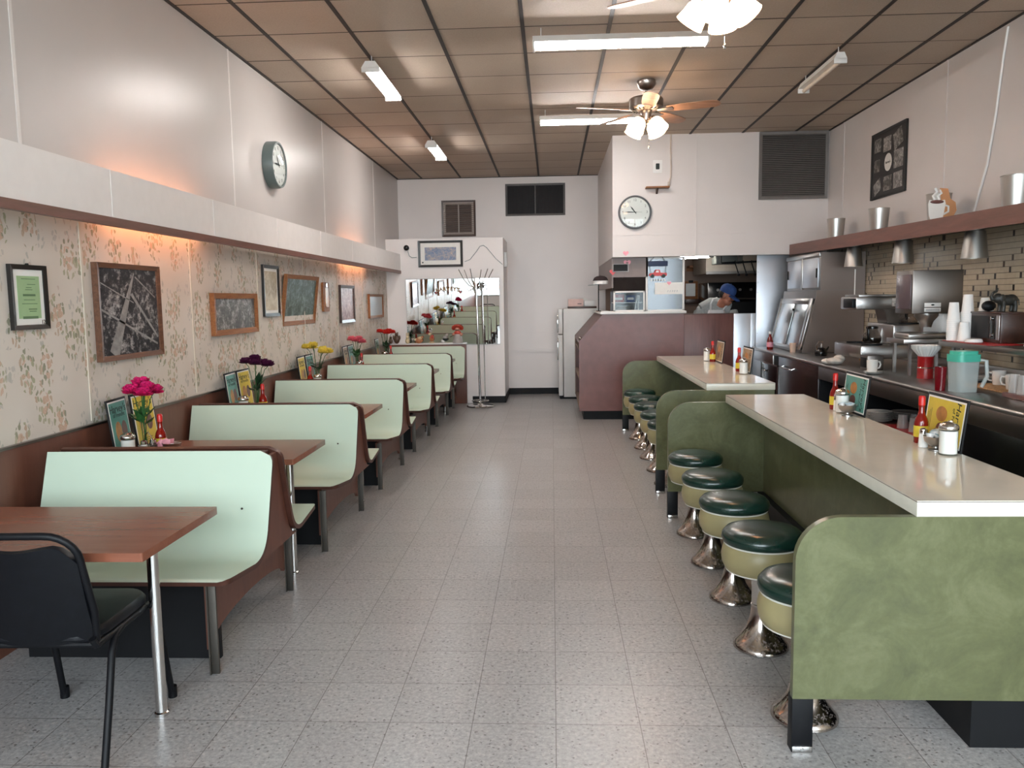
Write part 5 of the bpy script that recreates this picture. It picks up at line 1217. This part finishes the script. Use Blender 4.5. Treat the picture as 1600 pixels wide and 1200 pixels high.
MB().prism([(0, 1.79), (.02, 1.79), (.2, 1.625), (.18, 1.62)], 'x', .765, 1.17).build('hood_slope', M_['darkbrown'], t)
MB().box((.62, .0, 1.366), (.76, .004, 1.372)).build('shelf_edge', M_['white'], t)
MB().box((.765, .5, 1.367), (1.62, .52, 1.62)).build('case_back', plain('case_back', '#6c6a6d', .4), t)
t = thing('small_screen', 'small dark screen on the hood of the display case', 'screen', (.855, KY - .001, 1.905), wrot(WB))
MB().prism(rrect(-.1, -.05, .1, .05, .006, 3), 'z', 0, .015).build('bezel', plain('screen_bezel', '#8d8986', .4), t); MB().box((-.09, -.04, .015), (.085, .042, .017)).build('panel', M_['black'], t)
for l, x, z, s_, mt, y in (('pink heart sticker right of the small screen', .935, 1.965, .045, M_['pink'], KY - .003), ('red heart sticker below left of the small screen', .757, 1.855, .04, M_['redcap'], KY - .003), ('pale pink heart sticker on the white wall above the small screen', .905, 2.075, .035, M_['pink'], 10.048), ('small pink heart sticker on the top of the white paper sign', 1.45, 1.71, .026, M_['pink'], KY - .006)):
    m = MB().prism(heart(s_), 'z', 0, .003)
    if s_ == .045: m.prism(heart(s_ * .35), 'z', .003, .004, 1)
    one('heart_sticker', m, [mt, M_['case']], l, 'sticker', (x, y, z), wrot(WB), 'heart stickers around the display case')
t = thing('paper_sign', 'white handwritten paper sign taped on the display case glass', 'sign', (1.45, KY - .001, 1.645), wrot(WB))
MB().box((-.175, -.072, 0), (.175, .072, .002)).build('sheet', M_['paper'], t)
m = MB()
for i in range(5): m.tube([(-.02 + .028 * i + .008 * k * .5, -.035 + .012 * (1 if k % 2 else -1), .0025) for k in range(4)], .002, 5)
m.build('handwriting', plain('grey_pen', '#7b8494', .5), t)
t = thing('hanging_truck_sign', 'hanging sign of a red truck under a blue plank on the display case', 'sign', (1.31, KY - .012, 1.95), wrot(WB))
MB().box((-.12, -.032, 0), (.12, .032, .012), .002).build('plank', plain('navy_board', '#33415e', .6), t)
tr = [(-.11, -.15), (.11, -.15), (.11, -.115), (.03, -.11), (.022, -.075), (-.03, -.075), (-.045, -.11), (-.1, -.118)]
k = MB().prism(tr, 'z', 0, .012).build('truck', M_['redcap'], t)
MB().cyl((-.065, -.152, 0), .023, .015, 18).cyl((.07, -.152, 0), .023, .015, 18).build('wheels', M_['ink'], k)
MB().prism([(-.028, -.108), (.012, -.108), (.01, -.085), (-.02, -.085)], 'z', .012, .0135).build('window', M_['white'], k)
MB().tube([(-.1, -.03, .006), (-.085, -.115, .006)], .002, 5).tube([(.1, -.03, .006), (.095, -.115, .006)], .002, 5).tube([(-.09, .03, .006), (-.05, .08, .006), (0, .1, .006), (.05, .08, .006), (.09, .03, .006)], .0035, 6).build('wire', M_['ink'], t)
m = MB()
for i in range(6): m.box((-.085 + .032 * i, -.215, .002), (-.07 + .032 * i, -.19, .006))
m.build('hanging_letters', M_['white'], t)
t = thing('cap', 'white and dark baseball cap resting on a thin stand by the display case', 'cap', (.635, 10.62, 1.715), 0)
MB().lathe([(.1, 0), (.098, .04), (.08, .08), (.05, .1), (0, .108)], 28).build('crown', M_['white'], t)
MB().lathe([(.1005, .045), (.0825, .083), (.052, .103), (0, .111)], 28, M=T(-.004, .0, .0)).build('crown_top', plain('dark_cap', '#2a1c1e', .8), t)
MB().prism([(0, -.09), (-.1, -.085), (-.15, -.05), (-.165, 0), (-.15, .05), (-.1, .085), (0, .09)], 'z', 0, .006, M=RY(-.1)).build('brim', M_['greyplastic'], t)
one('cap_stand', MB().cyl((0, 0, 0), .03, .01, 18).tube([(0, 0, .005), (0, 0, .352)], .007, 10), M_['blackmet'], 'thin dark stand holding the cap by the display case', 'stand', (.605, 10.62, 1.3665))
for nm, l, a, b, mt in (('carton', 'red carton inside the display case', (.79, .06, 1.5), (.92, .2, 1.6), M_['red']), ('carton', 'blue carton inside the display case', (.95, .06, 1.5), (1.06, .2, 1.59), M_['blue'])):
    m = MB().box((0, 0, 0), (b[0] - a[0], b[1] - a[1], b[2] - a[2]), .004).box((.01, -.001, .03), (b[0] - a[0] - .02, .0, .06), mi=1)
    one(nm, m, [mt, M_['white']], l, 'carton', (a[0], KY + .25, 1.48), 0)
one('case_shelf', MB().box((0, 0, 0), (.37, .26, .01)), M_['white'], 'white shelf inside the display case', 'shelf', (.775, KY + .23, 1.469))
for i in range(5): 
    c = PL.copy(); COL.objects.link(c); c.location = (.9, KY + .17, 1.367 + .012 * i); c['label'] = 'white plate stacked inside the display case'; c['group'] = 'plates inside the display case'
t = thing('serving_tongs', 'pale tongs standing inside the display case', 'tongs', (1.06, KY + .1, 1.368), 0)
MB().tube([(-.02, 0, 0), (-.01, 0, .08), (.02, 0, .2)], .008, 8).build('arm', M_['white'], t); MB().tube([(.025, 0, 0), (.02, 0, .08), (.035, 0, .2)], .008, 8).build('arm', M_['white'], t)

# ---------------------------------------------------------------- inside the kitchen
struct('wall_kitchen_back', MB().box((.86, 13.08, 0), (XR, YB, 2.62)), M_['tan'], ang=0)
t = thing('clipboard', 'yellow-brown clipboard with white sheets on the kitchen wall', 'clipboard', (2.21, 13.079, 1.645), wrot(WB))
MB().box((-.11, -.145, 0), (.1, .135, .012), .003).build('board', frc, t); MB().box((-.09, -.1, .012), (.06, .1, .016)).build('paper', M_['paper'], t); MB().box((-.045, .11, .012), (.025, .15, .024), .003).build('clip', M_['blackmet'], t)
one('wall_ledge', MB().box((0, 0, 0), (.22, .12, .07), .003), frd, 'short brown ledge under the clipboard in the kitchen', 'shelf', (2.1, 12.958, 1.43))
one('kitchen_shelf', MB().box((0, 0, 0), (.34, .3, .03), .003).box((.0, .28, -.05), (.34, .3, 0)), frc, 'brown wooden shelf high in the kitchen opening', 'shelf', (2.13, 12.778, 1.985))
t = thing('exhaust_hood', 'cream exhaust hood over the cooking line', 'hood', (2.18, 11.7, 1.86), 0)
MB().prism([(0, 0), (0, .7), (1.12, .7), (1.12, 0), (1.1, 0), (1.1, .03), (.02, .03), (.02, 0)], 'y', 0, 1.04).build('canopy', plain('cream_hood', '#9b9184', .45), t)
MB().box((.0, -.02, -.01), (1.12, .0, .03)).build('lip', M_['steeld'], t)
t = thing('wall_cabinet', 'grey-green cabinet at the top right of the kitchen opening', 'cabinet', (2.18, 10.95, 1.965), 0)
MB().box((0, 0, 0), (.34, .35, .4), .004).box((.02, -.012, .02), (.3, 0, .36), .003).build('body', plain('grey_green_enamel', '#5d605a', .4), t)
MB().box((.265, -.02, .0), (.285, -.01, .1)).build('handle', M_['chrome'], t)
one('utensil_rail', MB().tube([(2.2, 10.75, 1.965), (2.85, 10.75, 1.985)], .012, 8).tube([(2.2, 10.75, 1.965), (2.2, 10.75, 2.6)], .006, 6).tube([(2.85, 10.75, 1.985), (2.85, 10.75, 2.6)], .006, 6), M_['blackmet'], 'black utensil rail across the kitchen opening', 'rail')
for i, x in enumerate((2.37, 2.47, 2.58)):
    one('hanging_ladle', MB().tube([(x, 10.72, 1.99), (x, 10.735, 1.975), (x + .01, 10.72, 1.93), (x + .04, 10.71, 1.83)], .007, 8).ell((x + .045, 10.71, 1.81), (.02, .02, .016)), M_['blackmet'], ['left', 'middle', 'right'][i] + ' black ladle hanging on the rail in the kitchen opening', 'ladle', group='hanging ladles')
t = thing('black_oven', 'tall black oven behind the cook', 'oven', (2.3, 12.2, 0), 0)
MB().box((0, 0, 0), (.78, .75, 1.74), .012).build('body', M_['blackgl'], t); MB().box((.06, -.02, .7), (.72, 0, 1.45), .01).build('door', M_['black'], t)
MB().tube([(.1, -.05, 1.5), (.68, -.05, 1.5)], .012, 8).tube([(.1, -.05, 1.5), (.1, 0, 1.5)], .008).tube([(.68, -.05, 1.5), (.68, 0, 1.5)], .008).build('handle', M_['steeld'], t)
for i in range(4): MB().cyl((0, 0, 0), .02, .025, 14, M=T(.15 + .16 * i, 0, 1.63) @ RX(PI / 2)).build('knob', M_['steeld'], t)
one('cooking_line', MB().box((0, 0, 0), (.85, .48, .9), .008), M_['steeld'], 'low stainless cooking counter in front of the cook', 'counter', (1.75, 10.32, 0))
strip('short strip light glimpsed at the top left of the kitchen opening', (1.77, 11.35, 2.085), .5, -.8, True, 1)

# ---------------------------------------------------------------- the cook
m = MB(); P = Vector
def limb(pts, rs, n=12): m.tube(pts, rs, n)
HM = T(2.29, 10.83, 1.535) @ RZ(-2.1) @ RX(-.42)           # head frame: +Y face, +Z crown
# trunk
m.ell((2.12, 11.06, .95), (.17, .125, .14)).ell((2.13, 11.05, 1.1), (.165, .12, .14)).ell((2.15, 11.0, 1.24), (.19, .135, .15)).ell((2.165, 10.97, 1.33), (.19, .125, .12))
limb([(2.0, 10.97, 1.36), (2.12, 10.96, 1.42), (2.22, 10.94, 1.42), (2.34, 10.95, 1.36)], [.075, .09, .09, .075])
limb([(2.19, 10.95, 1.38), (2.24, 10.89, 1.44), (2.285, 10.83, 1.5)], [.075, .062, .06])
# arms, bent to the counter
for s_, sh, el, wr in ((-1, (1.965, 10.96, 1.335), (1.93, 10.83, 1.08), (2.05, 10.62, 1.0)), (1, (2.385, 10.97, 1.33), (2.44, 10.86, 1.08), (2.34, 10.63, 1.0))):
    limb([sh, tuple((P(sh) + P(el)) / 2), el], [.062, .054, .044]); limb([el, tuple((P(el) * .55 + P(wr) * .45)), wr], [.044, .042, .029])
    w = P(wr); d = (w - P(el)).normalized(); sd = d.cross(P((0, 0, 1))).normalized(); pc = w + d * .05
    m.ell(tuple(pc), (.042, .045, .018))
    for f, (o_, ln) in enumerate(((-.03, .07), (-.01, .082), (.01, .078), (.029, .06))):
        b0 = w + d * .085 + sd * o_; m.tube([w + d * .05 + sd * o_ * .7, b0, b0 + d * ln * .55 + P((0, 0, -.008)), b0 + d * ln * .9 + P((0, 0, -.028))], [.011, .0095, .009, .0075], 8)
    th = -sd * s_ * -1
    m.tube([w + d * .02 + th * .02, w + d * .055 + th * .05, w + d * .09 + th * .062 + P((0, 0, -.01))], [.013, .011, .009], 8)
for s_ in (-1, 1):
    limb([(2.12 + s_ * .085, 11.06, .9), (2.12 + s_ * .1, 11.04, .5), (2.12 + s_ * .1, 11.09, .09)], [.085, .06, .04])
    m.ell((2.12 + s_ * .1, 11.03, .045), (.042, .12, .04))
# head
m.ell((0, -.012, .03), (.077, .097, .105), 20, 14, 0, HM).ell((0, .03, -.055), (.06, .062, .06), 18, 12, 0, HM).ell((0, .062, -.085), (.03, .024, .02), 12, 8, 0, HM)
m.tube([HM @ P((0, .082, .03)), HM @ P((0, .1, .0)), HM @ P((0, .106, -.014))], [.011, .014, .016], 10)
for s_ in (-1, 1):
    m.ell((s_ * .078, -.01, .0), (.012, .022, .032), 12, 8, 0, HM); m.ell((s_ * .03, .08, .034), (.026, .012, .008), 12, 8, 0, HM); m.ell((s_ * .042, .065, -.02), (.024, .02, .022), 12, 8, 0, HM)
m.ell((0, .09, -.042), (.026, .01, .006), 12, 8, 0, HM); m.ell((0, .087, -.055), (.022, .01, .007), 12, 8, 0, HM)
cook = one('person', m, M_['skin'], 'person in blue cap and grey t-shirt bending over behind the kitchen counter', 'person')
r_ = cook.modifiers.new('blend', 'REMESH'); r_.mode = 'VOXEL'; r_.voxel_size = .006; r_.use_smooth_shade = True
s2 = cook.modifiers.new('soft', 'SMOOTH'); s2.factor = .5; s2.iterations = 2
def cloth(nm, mb, mt, vox=.008, it=4):
    o = mb.build(nm, mt, cook)
    a = o.modifiers.new('blend', 'REMESH'); a.mode = 'VOXEL'; a.voxel_size = vox; a.use_smooth_shade = True
    b = o.modifiers.new('soft', 'SMOOTH'); b.factor = .5; b.iterations = it
    return o
e = .016
m = MB().ell((2.12, 11.06, .97), (.17 + e, .125 + e, .14)).ell((2.13, 11.05, 1.1), (.165 + e, .12 + e, .14)).ell((2.15, 11.0, 1.24), (.19 + e, .135 + e, .15)).ell((2.165, 10.97, 1.33), (.19 + e, .125 + e, .12)).ell((2.15, 11.03, 1.4), (.19, .11, .1)).ell((2.06, 11.0, 1.36), (.14, .11, .085))
m.tube([(1.99, 10.97, 1.36), (2.12, 10.965, 1.425), (2.22, 10.955, 1.42), (2.35, 10.95, 1.36)], [.09, .102, .1, .09], 12)
m.tube([(2.165, 10.98, 1.38), (2.225, 10.915, 1.425)], [.1, .078], 14)
for sh, el in (((1.965, 10.96, 1.335), (1.93, 10.83, 1.08)), ((2.385, 10.97, 1.33), (2.44, 10.86, 1.08))):
    q = P(sh).lerp(P(el), .62); m.tube([sh, tuple(P(sh).lerp(P(el), .3)), tuple(q)], [.084, .08, .076], 12)
cloth('t_shirt', m, M_['tee'])
m = MB()
for i in range(7):
    pass
fr_ = [(-.14, .0), (.14, .0)]
ap = MB(); rows = [(.9, 10.905, .17), (1.05, 10.9, .165), (1.18, 10.855, .15), (1.28, 10.825, .13), (1.36, 10.82, .1)]
vs = []
for z, y, hw in rows:
    for i in range(9):
        u = -1 + i / 4; vs.append((2.165 + u * hw, y + .045 * u * u - .012, z))
n = len(rows)
ap.add(vs, [[r * 9 + i, r * 9 + i + 1, (r + 1) * 9 + i + 1, (r + 1) * 9 + i] for r in range(n - 1) for i in range(8)])
o = ap.build('apron', M_['apron'], cook); sd = o.modifiers.new('thick', 'SOLIDIFY'); sd.thickness = .006
ap = MB().tube([(2.085, 10.845, 1.36), (2.09, 10.85, 1.44), (2.13, 10.9, 1.5), (2.19, 10.96, 1.515)], [.012] * 4, 8).tube([(2.245, 10.83, 1.36), (2.3, 10.86, 1.42), (2.3, 10.93, 1.46), (2.22, 10.97, 1.5)], [.012] * 4, 8)
ap.build('apron_strap', M_['apron'], cook)
m = MB()
for s_ in (-1, 1): m.tube([(2.12 + s_ * .085, 11.06, .93), (2.12 + s_ * .1, 11.04, .5), (2.12 + s_ * .1, 11.09, .07)], [.105, .085, .07], 12)
m.ell((2.12, 11.06, .94), (.185, .14, .12)); cloth('trousers', m, M_['black'])
for s_ in (-1, 1): MB().ell((2.12 + s_ * .1, 11.03, .045), (.052, .135, .045)).build('shoe', M_['black'], cook)
MB().ell((0, -.035, .015), (.081, .082, .07), 18, 12, 0, HM).build('hair', M_['hair'], cook)
c = MB().lathe([(.09, .045), (.092, .075), (.088, .11), (.07, .142), (.038, .16), (0, .165)], 30, M=HM @ T(0, -.01, 0) @ Matrix.Diagonal((1, 1.18, 1, 1))).ell((0, -.01, .166), .008, 10, 6, 0, HM).build('cap', M_['blue'], cook)
br = []
N = 14
for r_i, (yy, ww) in enumerate(((.07, .088), (.12, .085), (.165, .07), (.19, .04))):
    for i in range(N + 1):
        u = -1 + 2 * i / N; br.append((u * ww, yy - .025 * u * u, .05 - .012 * r_i - .02 * u * u))
bm_ = MB().add(br, [[r * (N + 1) + i, r * (N + 1) + i + 1, (r + 1) * (N + 1) + i + 1, (r + 1) * (N + 1) + i] for r in range(3) for i in range(N)], 0, HM).build('brim', M_['blue'], c)
bm_.modifiers.new('thick', 'SOLIDIFY').thickness = .005
for s_ in (-1, 1): MB().ell((s_ * .03, .078, .018), (.013, .008, .006), 12, 8, 0, HM).build('eye', M_['ink'], cook)
MB().tube([tuple(HM @ P((-.03, .094, -.033))), tuple(HM @ P((0, .104, -.028))), tuple(HM @ P((.03, .094, -.033)))], .006, 8).build('moustache', M_['hair'], cook)
# ================================================================ CAMERA AND DAYLIGHT
f, pch, yaw, rol = 1268.27, .104097, .0503071, -.014882
fwd = Vector((-math.sin(yaw) * math.cos(pch), math.cos(yaw) * math.cos(pch), -math.sin(pch)))
rt = Vector((math.cos(yaw), math.sin(yaw), 0)); up = rt.cross(fwd)
r2 = rt * math.cos(rol) + up * math.sin(rol); u2 = -rt * math.sin(rol) + up * math.cos(rol)
cam = bpy.data.cameras.new('camera'); co = bpy.data.objects.new('camera', cam); COL.objects.link(co)
cam.sensor_width = 36; cam.lens = f * 36 / 1600; cam.clip_start = .05; cam.clip_end = 200
co.matrix_world = Matrix(((r2.x, u2.x, -fwd.x, 0), (r2.y, u2.y, -fwd.y, 0), (r2.z, u2.z, -fwd.z, 1.54), (0, 0, 0, 1)))
S.camera = co
w = bpy.data.worlds.new('sky'); S.world = w; w.use_nodes = True
bg = w.node_tree.nodes['Background']; bg.inputs[0].default_value = (.85, .925, 1, 1); bg.inputs[1].default_value = 14.0
for i, (x0, x1, z0, z1) in enumerate(((-2.45, -1.02, .8, 2.95), (-.92, .86, .8, 2.95), (.95, 3.31, .8, 2.95))):
    L = bpy.data.lights.new('window_portal', 'AREA'); L.shape = 'RECTANGLE'; L.size = x1 - x0; L.size_y = z1 - z0; L.cycles.is_portal = True
    o = bpy.data.objects.new('window_portal', L); COL.objects.link(o); o.location = ((x0 + x1) / 2, YF - .12, (z0 + z1) / 2); o.rotation_euler = (PI / 2, 0, 0)
vs = S.view_settings
S.view_settings.view_transform = 'Standard'; vs.look = 'None'; vs.exposure = 0.45; vs.gamma = 1.0; vs.use_curve_mapping = False
cy = S.cycles
cy.max_bounces = 10; cy.diffuse_bounces = 5; cy.glossy_bounces = 5; cy.transmission_bounces = 6; cy.transparent_max_bounces = 12
cy.use_denoising = True; cy.sample_clamp_indirect = 6; cy.caustics_reflective = False; cy.caustics_refractive = False
